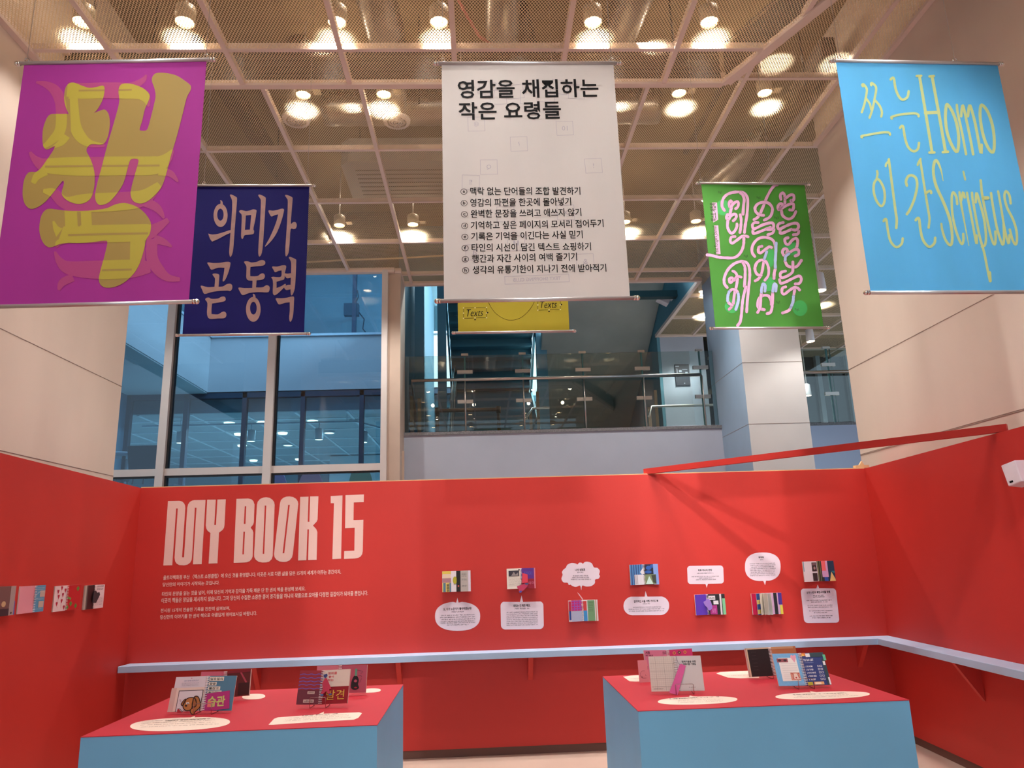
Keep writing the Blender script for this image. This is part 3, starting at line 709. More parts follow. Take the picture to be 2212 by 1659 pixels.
def scribble(mb, pl, u0, v0, u1, h, d, mi=0, seed=0, fill_=.8):
    """one line of print too small to read: broken strokes"""
    r = random.Random(seed); u = u0; t = h*.16
    while u < u1:
        end = min(u+r.uniform(1.6, 4.6)*h, u1)
        while u < end-h*.3:                      # small broken syllable-like marks
            g = h*r.uniform(.62, .86)
            rect(mb, pl, u, v0+h*.52, u+g*.6, v0+h*.52+t, d, mi)
            if r.random() < .6: rect(mb, pl, u, v0+h*.82, u+g*.6, v0+h*.82+t, d, mi)
            if r.random() < .7: rect(mb, pl, u+g*.7, v0+h*.3, u+g*.7+t, v0+h, d, mi)
            if r.random() < .7: rect(mb, pl, u+g*.1, v0, u+g*.8, v0+t, d, mi)
            if r.random() < .5: rect(mb, pl, u+g*.2, v0+h*.1, u+g*.2+t, v0+h*.6, d, mi)
            u += g
        u = end+h*.35

# ------------------------------------------------------------------ hanging banners
def cloth_mat(name, rgb, noise=.05):
    m = mat(name, rgb, .65, noise=noise, nscale=2.5, bump=.12, bscale=3, stretch=(1.6, 1, .5), spec=.3)
    return translucent(m, .42)
def banner(name, label, tl, tr, bl, br, Y, cm, hooks, seed=0, exts=(.032, .032), barr=.0105):
    P0 = onY(tl[0], tl[1], Y); P1 = onZ(tr[0], tr[1], P0.z)
    U = (P1-P0); U.z = 0; pl = Pl(P0, U, (0, 0, 1))
    w = (P1-P0).dot(pl.U); hb = -(pl.uv(*bl)[1]+pl.uv(*br)[1])/2
    e = empty('hanging_banner', pl.pt(w/2, 0, 0), label, 'banner', 'fabric banners hung from the ceiling')
    # cloth: gently rippled sheet with thickness
    q = MB(); nu, nv = 26, 30; th = .0016
    vs = []
    for s in (0, 1):
        for j in range(nv+1):
            for i in range(nu+1):
                u = w*i/nu; v = -hb*j/nv
                vs.append(pl.pt(u, v, -.0012-th*s))
    k = (nu+1)*(nv+1); fs = []
    for j in range(nv):
        for i in range(nu):
            a = j*(nu+1)+i; f = (a, a+1, a+nu+2, a+nu+1); fs += [f, tuple(k+x for x in f[::-1])]
    for i in range(nu): fs += [(i, i+k, i+1+k, i+1), (nv*(nu+1)+i, nv*(nu+1)+i+1, nv*(nu+1)+i+1+k, nv*(nu+1)+i+k)]
    for j in range(nv): fs += [(j*(nu+1), (j+1)*(nu+1), (j+1)*(nu+1)+k, j*(nu+1)+k), (j*(nu+1)+nu, j*(nu+1)+nu+k, (j+1)*(nu+1)+nu+k, (j+1)*(nu+1)+nu)]
    q.add(vs, fs, 0, False); child(q, 'fabric', cm, e)
    for nm, v in (('top_bar', barr*.5), ('bottom_bar', -hb-barr*.6)):
        q = MB(); q.tube([pl.pt(-exts[0], v), pl.pt(w+exts[1], v)], barr, 14); b = child(q, nm, ALU, e)
        for u in (-exts[0], w+exts[1]):
            q = MB(); q.ball(pl.pt(u+(-.008 if u < 0 else .008), v), barr*1.28, n=14, m=10); q.tube([pl.pt(u, v), pl.pt(u+(.012 if u < 0 else -.012), v)], barr*1.18, 14)
            o = q.build('end_knob', CHROME); o.parent = b; o.matrix_parent_inverse = b.matrix_parent_inverse.inverted() @ Matrix.Translation(-e.location); o.matrix_parent_inverse = Matrix.Identity(4)
    for hx in hooks:
        u = pl.uv(hx, tl[1])[0]
        q = MB(); c = pl.pt(u, barr*1.5+.012)
        q.tube([c+Vector((.011*math.cos(t), 0, .011*math.sin(t))) for t in (2*math.pi*k_/12 for k_ in range(13))], .0026, 6, caps=False); child(q, 'hook', CHROME, e)
        q = MB(); q.tube([c+Vector((0, 0, .008)), Vector((c.x, c.y, 6.9))], .0016, 6); child(q, 'wire', STEEL, e)
    return e, pl, w, hb
YN, YFR = 3.55, 5.45
D1, D2, D3, D4 = .0004, .0009, .0014, .0019

# --- magenta
MAGC = cloth_mat('magenta_fabric', (190, 66, 168))
e, pl, w_, hb_ = banner('magenta', 'magenta banner with one huge olive yellow Korean syllable, far left', (52, 139), (446, 131), (-6, 658), (417, 651), YN, MAGC, (57, 444))
C1 = Crop(pl, 0, 110, 4.809); C2 = Crop(pl, 0, 400, 4.809)
LA = [(760,330),(860,365),(930,385),(1010,375),(1070,362),(1088,400),(1070,500),(1020,600),(977,645),(977,645),(1040,622),(1090,610),(1130,660),(1142,760),(1125,880),(1090,955),(1045,975),(960,970),(920,990),(900,1040),(930,1100),(965,1190),(985,1290),(980,1420),(945,1530),(880,1580),(800,1590),(720,1565),(660,1520),(642,1470),(660,1400),(665,1365),(650,1352),(620,1390),(550,1480),(470,1570),(390,1625),(320,1642),(265,1600),(238,1520),(238,1420),(255,1330),(290,1270),(330,1256),(380,1255),(430,1215),(490,1130),(550,1040),(577,985),(577,985),(540,1005),(490,1025),(455,1000),(442,930),(445,830),(465,750),(500,680),(540,657),(620,656),(715,655),(715,655),(690,600),(670,520),(672,420),(700,355)]
LB = [(1300,340),(1390,350),(1480,385),(1540,430),(1557,470),(1540,530),(1505,610),(1480,720),(1452,810),(1465,828),(1510,828),(1535,805),(1560,720),(1600,560),(1617,470),(1605,390),(1578,310),(1590,260),(1630,230),(1720,230),(1830,255),(1920,310),(1980,360),(1980,410),(1940,490),(1900,650),(1840,880),(1780,1080),(1730,1270),(1680,1410),(1600,1510),(1520,1570),(1450,1586),(1385,1560),(1358,1490),(1370,1400),(1410,1260),(1440,1150),(1425,1124),(1380,1122),(1350,1145),(1320,1250),(1280,1380),(1210,1490),(1130,1575),(1050,1603),(1005,1575),(990,1500),(1010,1380),(1060,1200),(1110,1000),(1180,760),(1230,580),(1240,500),(1232,420),(1250,360)]
LC = [(520,245),(600,255),(720,268),(880,268),(1000,258),(1110,240),(1190,205),(1260,188),(1330,192),(1420,225),(1500,285),(1560,370),(1570,440),(1555,510),(1520,570),(1495,680),(1450,820),(1390,920),(1300,1005),(1200,1055),(1110,1066),(1050,1040),(1028,980),(1045,890),(1085,740),(1115,610),(1112,580),(1112,580),(1060,580),(950,595),(820,602),(690,603),(620,615),(560,638),(505,645),(450,600),(415,510),(410,420),(430,320),(470,262)]
letters = [[C1(p) for p in smooth(LA)], [C1(p) for p in smooth(LB)], [C2(p) for p in smooth(LC)]]
G1 = [([(700,400),(850,415),(1100,410),(1300,415),(1450,440),(1520,500),(1545,580)], [150,165,165,165,130,90,20]), ([(1250,370),(1380,360),(1480,310),(1522,250)], [60,70,60,20]),
      ([(375,325),(480,350),(570,410),(625,520),(640,700),(620,840),(540,930),(455,1000)], [20,70,110,115,115,110,80,40]), ([(760,480),(780,750),(830,880),(930,960),(1090,985)], [95,115,120,80,30]), ([(690,880),(640,950),(560,1000)], [90,70,30]),
      ([(310,1050),(370,1130),(480,1190),(800,1200),(1300,1195),(1600,1190),(1720,1130),(1800,1030)], [30,80,150,195,195,190,120,30]), ([(480,1250),(390,1300),(345,1375)], [90,80,50]), ([(1650,1250),(1760,1270),(1810,1310),(1850,1360)], [90,70,50,20]),
      ([(450,1455),(560,1480),(680,1580),(900,1580),(1300,1560),(1500,1520),(1660,1390)], [40,100,130,190,190,160,70])]
G2 = [([(1480,170),(1600,215),(1660,270),(1705,345)], [90,90,70,20]), ([(735,240),(745,440)], [130,130]), ([(893,240),(903,440)], [110,110]),
      ([(555,375),(600,470),(700,510),(1100,505),(1500,490),(1620,450),(1750,360)], [20,80,170,185,170,110,50]), ([(700,570),(610,600),(590,650)], [60,60,20]), ([(1600,560),(1700,590),(1785,640)], [100,70,20]),
      ([(1430,560),(1430,820)], [150,160]), ([(1580,560),(1580,750),(1640,870),(1740,960),(1870,980)], [110,120,120,80,40]),
      ([(570,690),(620,790),(720,860),(1000,880),(1350,870),(1560,850)], [20,80,140,190,190,120]), ([(760,960),(650,1010),(610,1090)], [80,80,30])]
T1_ = [([(820,415),(1370,405)], 18), ([(470,1203),(1660,1192)], 20), ([(715,500),(728,850)], 24)]
T2_ = [([(710,520),(1100,510),(1540,502)], 22), ([(1060,885),(1370,878)], 20), ([(815,280),(825,430)], 22)]
gh = MB(); br = MB()
tris = []
for lp in letters:
    tr_ = tessellate_polygon([[Vector((u, v, 0)) for u, v in lp]]); tris += [[lp[i] for i in t] for t in tr_]
tb = [(min(p[0] for p in t), max(p[0] for p in t), min(p[1] for p in t), max(p[1] for p in t)) for t in tris]
def over_letters(mb, po, d):
    x0, x1 = min(p[0] for p in po), max(p[0] for p in po); y0, y1 = min(p[1] for p in po), max(p[1] for p in po)
    for t, b in zip(tris, tb):
        if b[0] > x1 or b[1] < x0 or b[2] > y1 or b[3] < y0: continue
        c = clip(t, po)
        if c: mb.add([pl.pt(u, v, d+.0000001*len(mb.f)) for u, v in c], [tuple(range(len(c)))])
dk = MB()
for C_, G_ in ((C1, G1), (C2, G2)):
    for pts, wd in G_:
        for po in outline_stroke(pts, wd, n=5, cap=False):
            po = [C_(p) for p in po]
            gh.add([pl.pt(u, v, D1+.0000006*len(gh.f)) for u, v in po], [tuple(range(len(po)))]); over_letters(br, po, D3)
for C_, T_ in ((C1, T1_), (C2, T2_)):
    for pts, wd in T_:
        for po in outline_stroke(pts, wd, n=4, cap=False): over_letters(dk, [C_(p) for p in po], D4)
OLIVE = mat('olive_print', (156, 128, 62), .6, noise=.03); OLIVEB = mat('yellow_print', (174, 156, 52), .6, noise=.03); ROSE = mat('rose_ghost_print', (168, 58, 116), .6)
child(gh, 'show_through_print', ROSE, e)
q = MB()
for lp in letters: fill(q, pl, [lp], D2)
child(q, 'lettering', OLIVE, e); child(br, 'show_through_on_lettering', OLIVEB, e); child(dk, 'show_through_lines', OLIVE, e)

# --- dark blue
NAVY = cloth_mat('navy_fabric', (28, 26, 118))
e, pl, w_, hb_ = banner('navy', 'dark blue banner with pale pink brush style Korean words', (418, 402), (668, 402), (404, 721), (655, 721), YFR, NAVY, (440, 664), barr=.010)
C3 = Crop(pl, 400, 390, 7.9); C4 = Crop(pl, 400, 550, 7.9)
PINKP = mat('pale_pink_print', (214, 172, 164), .6, noise=.1, nscale=14)
q = MB()
def glyph(C_, pts, hole=None, n=3): fill(q, pl, [[C_(p) for p in smooth(pts, True, n)]] + ([[C_(p) for p in hole]] if hole else []), D2)
fill(q, pl, [[C3(p) for p in ellipse(605, 595, 120, 198, 32)], [C3(p) for p in ellipse(602, 583, 55, 103, 24)]], D2)
glyph(C3, [(597,335),(625,345),(640,375),(640,415),(600,415),(605,370)])
glyph(C3, [(395,905),(395,905),(460,922),(560,910),(680,875),(775,845),(785,885),(700,925),(560,1000),(460,1042),(460,1042),(420,985)])
glyph(C3, [(780,238),(830,258),(880,290),(885,340),(868,560),(845,850),(825,1130),(805,1250),(770,1305),(752,1230),(758,1120),(780,800),(800,520),(803,370),(790,310),(765,255)])
glyph(C3, [(920,530),(945,505),(985,510),(1040,522),(1110,510),(1160,492),(1215,505),(1215,550),(1195,680),(1165,825),(1178,860),(1165,910),(1100,925),(1015,935),(990,985),(970,997),(955,950),(960,800),(965,600),(945,560)], [(1037,598),(1128,588),(1105,838),(1020,843)])
glyph(C3, [(1265,240),(1320,258),(1370,290),(1375,340),(1360,600),(1335,1000),(1310,1230),(1268,1300),(1248,1240),(1255,1060),(1280,700),(1292,370),(1280,310),(1248,258)])
glyph(C3, [(1422,512),(1500,515),(1580,500),(1640,482),(1685,490),(1680,550),(1640,700),(1570,880),(1480,1020),(1380,1122),(1367,1110),(1430,1000),(1500,850),(1560,690),(1587,578),(1587,578),(1530,592),(1475,615),(1445,580)])
glyph(C3, [(1720,245),(1780,262),(1830,292),(1832,340),(1815,560),(1805,735),(1840,712),(1885,712),(1905,760),(1890,815),(1850,830),(1800,835),(1785,1050),(1765,1230),(1722,1297),(1708,1230),(1715,1080),(1740,700),(1752,370),(1738,310),(1706,262)])
glyph(C4, [(380,135),(480,145),(600,140),(690,125),(765,130),(770,180),(740,300),(690,420),(650,460),(640,430),(660,320),(672,225),(672,225),(560,225),(450,258),(410,200)])
glyph(C4, [(480,325),(540,325),(580,345),(582,400),(570,560),(570,560),(500,560),(500,560),(510,430),(500,390),(468,345)])
glyph(C4, [(268,530),(380,555),(500,550),(640,545),(700,510),(760,497),(800,520),(803,580),(770,622),(720,615),(560,622),(430,645),(330,672),(290,600)])
glyph(C4, [(343,770),(365,738),(410,735),(450,755),(560,750),(620,720),(670,718),(692,750),(685,785),(640,805),(560,820),(460,835),(460,835),(450,930),(450,1015),(450,1015),(560,1020),(620,985),(665,972),(700,1000),(700,1050),(665,1085),(560,1090),(430,1098),(385,1060),(372,980),(380,830)])
glyph(C4, [(1005,130),(1030,115),(1080,118),(1130,135),(1220,125),(1280,98),(1330,95),(1365,120),(1362,165),(1320,190),(1220,200),(1115,212),(1115,212),(1110,290),(1112,370),(1112,370),(1230,368),(1290,328),(1335,322),(1360,355),(1350,405),(1300,432),(1220,440),(1220,440),(1210,560),(1210,560),(1320,558),(1380,525),(1420,530),(1445,565),(1430,630),(1390,645),(1250,640),(1100,655),(985,692),(940,640),(910,565),(1010,572),(1145,570),(1145,570),(1150,445),(1150,445),(1080,440),(1045,400),(1045,300),(1045,200)])
fill(q, pl, [[C4(p) for p in ellipse(1163, 935, 125, 212, 32)], [C4(p) for p in ellipse(1165, 915, 57, 108, 24)]], D2)
glyph(C4, [(1155,670),(1190,685),(1200,745),(1150,745),(1160,710)])
glyph(C4, [(1485,205),(1570,205),(1650,185),(1710,185),(1725,215),(1700,320),(1690,420),(1620,445),(1560,465),(1560,465),(1560,570),(1560,570),(1640,540),(1705,500),(1715,530),(1640,610),(1560,680),(1515,692),(1495,640),(1500,500),(1490,420),(1468,395),(1500,378),(1570,385),(1640,372),(1645,270),(1645,270),(1590,280),(1535,300),(1505,255)])
glyph(C4, [(1690,320),(1740,325),(1812,318),(1812,318),(1802,395),(1802,395),(1740,405),(1705,370)]); glyph(C4, [(1690,560),(1740,520),(1812,515),(1812,515),(1802,592),(1802,592),(1725,605)])
glyph(C4, [(1790,38),(1840,58),(1890,85),(1895,130),(1885,400),(1870,580),(1840,670),(1815,697),(1800,650),(1800,500),(1810,200),(1800,110),(1770,55)])
glyph(C4, [(1548,745),(1640,745),(1740,735),(1820,715),(1858,725),(1858,800),(1850,960),(1830,1090),(1795,1148),(1775,1090),(1785,960),(1785,815),(1785,815),(1700,825),(1605,852),(1565,800)])
child(q, 'lettering', PINKP, e)

# --- white list banner
WCL = cloth_mat('white_fabric', (232, 226, 222), .03)
e, pl, w_, hb_ = banner('white', 'white banner with black Korean list of eight lettered tips, centre', (954, 139), (1325, 138), (961, 648), (1357, 641), YN, WCL, (957, 1321), exts=(.028, .03))
INK = mat('black_print', (8, 7, 9), .7, spec=.15); GHOST = mat('grey_ghost_print', (204, 196, 204), .6)
def tx(q, a, b, body, h, bold=.03, d=D2, **k):
    A, B = pl.uv(*a), pl.uv(*b); s = abs(pl.uv(a[0], a[1]-h)[1]-A[1]); text_in(q, pl, body, A, B, s, d, 0, bold, **k)
q = MB(); tx(q, (989, 213), (1294, 210), '영감을 채집하는', 40, .018); child(q, 'title_lettering', INK, e)
q = MB(); tx(q, (991, 260), (1213, 257), '작은 요령들', 39, .018); child(q, 'title_lettering', INK, e)
items = ['맥락 없는 단어들의 조합 발견하기', '영감의 파편을 한곳에 몰아넣기', '완벽한 문장을 쓰려고 애쓰지 않기', '기억하고 싶은 페이지의 모서리 접어두기', '기록은 기억을 이긴다는 사실 믿기', '타인의 시선이 담긴 텍스트 쇼핑하기', '행간과 자간 사이의 여백 즐기기', '생각의 유통기한이 지나기 전에 받아적기']
ya = [422, 447, 471, 496, 520, 544, 568, 592]; yb_ = [421, 444, 467, 491, 515, 541, 563, 587]
xe_ = [1254, 1234, 1256, 1304, 1259, 1277, 1247, 1310]; x0_ = [1016, 1016, 1017, 1017, 1018, 1019, 1020, 1021]
for i, t in enumerate(items):
    q = MB(); tx(q, (x0_[i], ya[i]), (xe_[i], yb_[i]), t, 17.5, .013)
    cxp = 1002+i*.55; c = pl.uv(cxp, ya[i]-8); r = .0175
    fill(q, pl, [[(c[0]+p[0], c[1]+p[1]) for p in ellipse(0, 0, r, r*.97, 24)], [(c[0]+p[0], c[1]+p[1]) for p in ellipse(0, 0, r*.86, r*.83, 24)]], D2)
    ch = 'abcdefgh'[i]; up_ = .0125 if ch in 'ace' else .0175; dn = .006 if ch in 'ace' else (.0105 if ch == 'g' else .0075)
    text_in(q, pl, ch, (c[0]-.0062, c[1]-dn), (c[0]+.0062, c[1]-dn), up_, D2, 0, .02)
    child(q, 'list_lettering', INK, e)
def frame_(q, pl, cx_, cy_, a, b, rot, t, d, m_=0):
    c = pl.uv(cx_, cy_); R_ = Matrix.Rotation(math.radians(rot), 2)
    o_ = [R_ @ Vector(p) for p in ((-a, -b), (a, -b), (a, b), (-a, b))]; i_ = [R_ @ Vector(p) for p in ((-a+t, -b+t), (a-t, -b+t), (a-t, b-t), (-a+t, b-t))]
    fill(q, pl, [[(c[0]+p.x, c[1]+p.y) for p in o_], [(c[0]+p.x, c[1]+p.y) for p in i_]], d, m_); return c
S_ = .046
for x, y, rot, ch in [(1029, 268, 1, '@'), (1220, 277, 1, '10'), (1121, 311, 1, '?'), (1282, 358, 2, '!'), (1056, 361, 0, 'Q'), (1017, 394, -2, '¶'), (1264, 565, 2, '&'), (1052, 190, -14, ''), (1076, 210, 2, ''), (1113, 198, 6, ''), (1142, 210, -3, ''), (1180, 205, 0, ''), (1208, 188, -10, ''), (1245, 198, -2, ''), (1092, 463, 0, ''), (1222, 459, 0, 'X'), (1115, 525, 1, '"'), (1025, 545, 1, 'a')]:
    q = MB(); c = frame_(q, pl, x, y, S_, S_*.94, rot, .0022, D1)
    if ch:
        hh = .028; ww = hh*text_geo(ch)[2]; text_in(q, pl, ch, (c[0]-ww/2, c[1]-hh/2), (c[0]+ww/2, c[1]-hh/2), hh, D1, 0, .0, mirror=True)
    child(q, 'show_through_print', GHOST, e)
q = MB(); c = frame_(q, pl, 1160, 603, .166, .022, 1.5, .0022, D1); text_in(q, pl, 'TEXT SHOPPING CLUB', (c[0]-.122, c[1]-.012), (c[0]+.122, c[1]-.006), .019, D1, 0, .01, mirror=True)
child(q, 'show_through_print', GHOST, e)

# --- yellow banner behind the white one
YEL = cloth_mat('yellow_fabric', (204, 190, 60))
e, pl, w_, hb_ = banner('yellow', 'mustard yellow banner mostly hidden behind the white banner, only its lower edge showing', (985, 396), (1214, 395), (991, 717), (1227, 714), YFR, YEL, (1000, 1205), barr=.010)
q = MB(); K_ = Crop(pl, 700, 500, 2.963)
def word(x0, y0, x1, y1, body, h): 
    A, B = K_((x0, y0)), K_((x1, y1)); text_in(q, pl, body, A, B, h, D2, 0, -.004, .34)
TXW = [((914, 545, 1020, 541)), ((1386, 492, 1492, 487))]
for wi, (x0, y0, x1, y1) in enumerate(((893, 490, 1040, 556), (1368, 437, 1512, 504))):
    q = MB(); word(*TXW[wi], 'Texts', .058)
    for a, b in (((x0, y0), (x1, y0-3)), ((x1, y0-3), (x1, y1-4)), ((x1, y1-4), (x0, y1)), ((x0, y1), (x0, y0))):
        stroke(q, pl, [K_(a), K_(b)], .0028, D2)
    mx_, my_ = (x0+x1)/2, y1+8; fill(q, pl, [[K_(p) for p in ellipse(mx_, my_, 5, 5, 10)]], D2); fill(q, pl, [[K_(p) for p in ellipse(x1+7, (y0+y1)/2-3, 5, 5, 10)]], D2)
    child(q, 'word_lettering', INK, e)
q = MB()
stroke(q, pl, [K_(p) for p in ((1010, 360), (1050, 450), (1090, 515), (1150, 558), (1205, 568), (1265, 548), (1320, 495), (1355, 430), (1375, 360))], .0026, D2)
child(q, 'printed_arc', INK, e)
q = MB()
for x0, y0, x1, y1 in ((893, 490, 1040, 556), (1368, 437, 1512, 504)):
    for p in ((x0, y0), ((x0+x1)/2, y0-1), (x1, y0-3), (x0, (y0+y1)/2), (x1, (y0+y1)/2), (x0, y1), ((x0+x1)/2, y1-2), (x1, y1-4)): fill(q, pl, [[K_(t) for t in ellipse(p[0], p[1], 4.5, 4.5, 8)]], D3)
child(q, 'frame_handles', mat('cream_print', (240, 230, 150), .6), e)

# --- green banner
GRN = cloth_mat('green_fabric', (98, 172, 76), .09)
e, pl, w_, hb_ = banner('green', 'green banner covered in wriggling pink worm like Korean letters', (1515, 397), (1738, 399), (1534, 706), (1769, 708), YFR, GRN, (1514, 1667), barr=.010)
G7 = Crop(pl, 1500, 380, 7.6276); G8 = Crop(pl, 1500, 540, 7.6276)
PK = mat('worm_pink', (226, 172, 206), .6, noise=.04, nscale=6); PB = mat('worm_blue', (176, 192, 228), .6); WO = mat('worm_outline', (120, 92, 84), .6)
for C_, pts in ((G7, ellipse(470, 520, 110, 130)), (G8, ellipse(1740, 960, 120, 130)), (G8, ellipse(620, 930, 120, 110)), (G8, ellipse(1220, 560, 110, 120)), (G8, ellipse(1240, 130, 90, 160)), (G7, ellipse(1600, 1200, 150, 110))):
    q = MB(); fill(q, pl, [[C_(p) for p in pts]], D1*.6); child(q, 'bright_patch', mat('green_bright', (66, 176, 88), .65), e)
W7 = [[(495,570),(455,500),(465,400),(520,320),(620,275),(740,265),(820,285),(870,350),(880,450),(865,650),(840,800),(825,930)], [(760,280),(800,320),(820,390),(810,480),(800,630)], [(755,640),(770,720),(765,830),(750,930)],
 [(580,510),(570,450),(600,410),(620,460),(600,560),(580,640),(540,640),(530,700),(560,720),(600,660),(660,630),(690,650),(680,700),(640,740)], [(600,510),(650,450),(700,425),(725,445),(715,510),(680,540)], [(550,740),(545,840),(580,920),(620,945),(670,900),(700,830),(700,790)],
 [(670,1000),(610,1010),(590,1070),(620,1110),(700,1060),(780,1000),(840,990),(885,1005)], [(815,1020),(810,1130),(780,1230),(720,1310),(640,1350),(520,1350),(400,1340),(280,1310),(212,1302)],
 [(1365,150),(1320,160),(1260,230),(1190,360),(1160,440),(1110,560),(1070,650),(1020,700),(980,720)], [(1140,650),(1070,640),(1010,590),(1000,520),(1050,460),(1130,435),(1220,450),(1280,520),(1280,600),(1240,680),(1150,730)],
 [(965,890),(970,950),(1050,930),(1150,890),(1250,850)], [(1310,880),(1290,940),(1210,970)], [(1050,770),(990,770),(955,810),(970,870),(1020,860),(1120,810),(1220,780),(1290,780),(1305,840),(1270,880),(1200,885)],
 [(995,1330),(950,1260),(955,1160),(1010,1070),(1090,1020),(1190,1015),(1280,1050),(1325,1120),(1340,1230)], [(1110,1160),(1060,1180),(1055,1250),(1090,1270),(1160,1220),(1230,1170),(1270,1180)],
 [(1490,470),(1490,400),(1485,320),(1455,280),(1415,320),(1425,390)], [(1490,380),(1560,325),(1620,310),(1640,350),(1630,400),(1590,410)], [(1400,550),(1450,490),(1425,455),(1380,490),(1380,545),(1400,555),(1480,510),(1560,470),(1620,460),(1635,500),(1620,560),(1570,560)],
 [(1435,580),(1450,650),(1510,700),(1570,710),(1630,670),(1670,590)], [(1410,900),(1420,950),(1500,925),(1600,880)], [(1720,910),(1700,960),(1630,970)], [(1460,770),(1390,790),(1370,840),(1400,880),(1480,840),(1600,790),(1690,785),(1715,840),(1680,890),(1620,890)],
 [(1540,1020),(1490,1040),(1500,1110),(1550,1130),(1610,1060),(1670,1030),(1700,1070),(1690,1160),(1660,1210)], [(1520,1270),(1530,1220),(1490,1200),(1450,1240),(1465,1300),(1500,1310),(1570,1260),(1650,1215),(1710,1220),(1715,1290),(1660,1320)]]
W8 = [[(540,620),(495,560),(490,470),(530,360),(600,270),(690,210),(790,190),(870,220),(905,310),(910,450),(890,650),(870,850),(860,1020)], [(800,215),(830,280),(835,400),(825,600)], [(850,610),(815,730),(790,870),(775,1050),(755,1180),(712,1245)],
 [(630,350),(670,370),(700,430),(650,490),(590,540),(575,480),(620,460),(650,500),(720,440),(770,450)], [(710,480),(690,600),(660,720),(640,880)], [(605,945),(570,980)], [(1140,190),(1110,370),(1060,470),(1000,510)], [(1100,420),(1030,400),(995,310),(1030,210),(1110,165),(1180,200),(1220,300),(1215,420),(1160,500)],
 [(1335,300),(1315,380),(1310,470)], [(1150,985),(1060,960),(1040,880),(1070,790),(1140,750),(1220,760),(1260,830),(1265,900)], [(1105,690),(1090,800),(1080,950),(1040,1030)], [(1288,700),(1285,850),(1275,960),(1250,1030),(1195,1050)],
 [(1490,180),(1530,260),(1610,285),(1690,270),(1760,175)], [(1620,200),(1620,300),(1610,370),(1530,430),(1440,460),(1410,420),(1430,370),(1500,350)], [(1400,490),(1420,550),(1500,530),(1600,480),(1720,430),(1760,480),(1730,550),(1660,560)],
 [(1650,660),(1630,780)], [(1590,940),(1550,1000),(1450,1040)], [(1500,610),(1450,630),(1440,700),(1480,730),(1560,670),(1640,620),(1700,630),(1730,660)], [(625,915),(570,880),(545,830)], [(565,700),(620,650),(690,670),(715,720)]]
B8 = [[(1190,30),(1150,150)], [(1345,-110),(1338,60),(1330,200),(1332,290)], [(1495,170),(1500,110),(1560,60)], [(1160,680),(1165,590),(1130,560),(1105,640),(1102,700)], [(1340,680),(1345,580),(1310,565),(1290,680)], [(545,840),(548,760),(570,690)], [(720,720),(725,790),(715,870),(680,980)], [(1630,770),(1620,860),(1585,950)]]
qo, qp, qb = MB(), MB(), MB(); z_ = 0
for C_, LST, qq in ((G7, W7, qp), (G8, W8, qp), (G8, B8, qb)):
    for pts in LST:
        z_ += 1; dd_ = D1+.00005*z_
        r_ = random.Random(z_); dense = smooth(pts, False, 4); ws = [46+r_.uniform(-5, 5) for _ in dense]
        for po in outline_stroke(dense, [w+7 for w in ws], n=1): qo.add([pl.pt(*C_(p), dd_) for p in po], [tuple(range(len(po)))])
        for po in outline_stroke(dense, ws, n=1): qq.add([pl.pt(*C_(p), dd_+.00003) for p in po], [tuple(range(len(po)))])
child(qo, 'lettering_outline', WO, e); child(qp, 'lettering', PK, e); tag(child(qb, 'lettering', PB, e), 'pale blue lettering strokes')
q = MB()
rect_ = [G7(p) for p in ((362, 1292), (432, 1290), (392, 815), (322, 818))]; fill(q, pl, [rect_], D1*.9)
rect_ = [G7(p) for p in ((312, 768), (392, 720), (372, 440), (290, 440))]; fill(q, pl, [rect_], D1*.9)
child(q, 'side_strip', PK, e)
q = MB(); A = G7((418, 1285)); B = G7((378, 825)); text_in(q, pl, 'Text Foragers Journal', A, B, .042, D2, 0, .01, .2)
A = G7((372, 745)); B = G7((350, 448)); text_in(q, pl, '텍스트 채집록', A, B, .05, D2, 0, .02)
for C_, x, y, t in ((G7, 398, 298, 'Fig1.'), (G7, 1030, 385, 'Fig2.'), (G7, 1318, 718, 'Fig3'), (G7, 818, 1350, 'Fig4.'), (G8, 1350, 892, 'Fig7.'), (G8, 1660, 1012, 'Fig6.')): text_in(q, pl, t, C_((x, y)), C_((x+72, y)), .026, D2, 0, .0)
child(q, 'small_print', mat('green_ink', (62, 84, 48), .6), e)

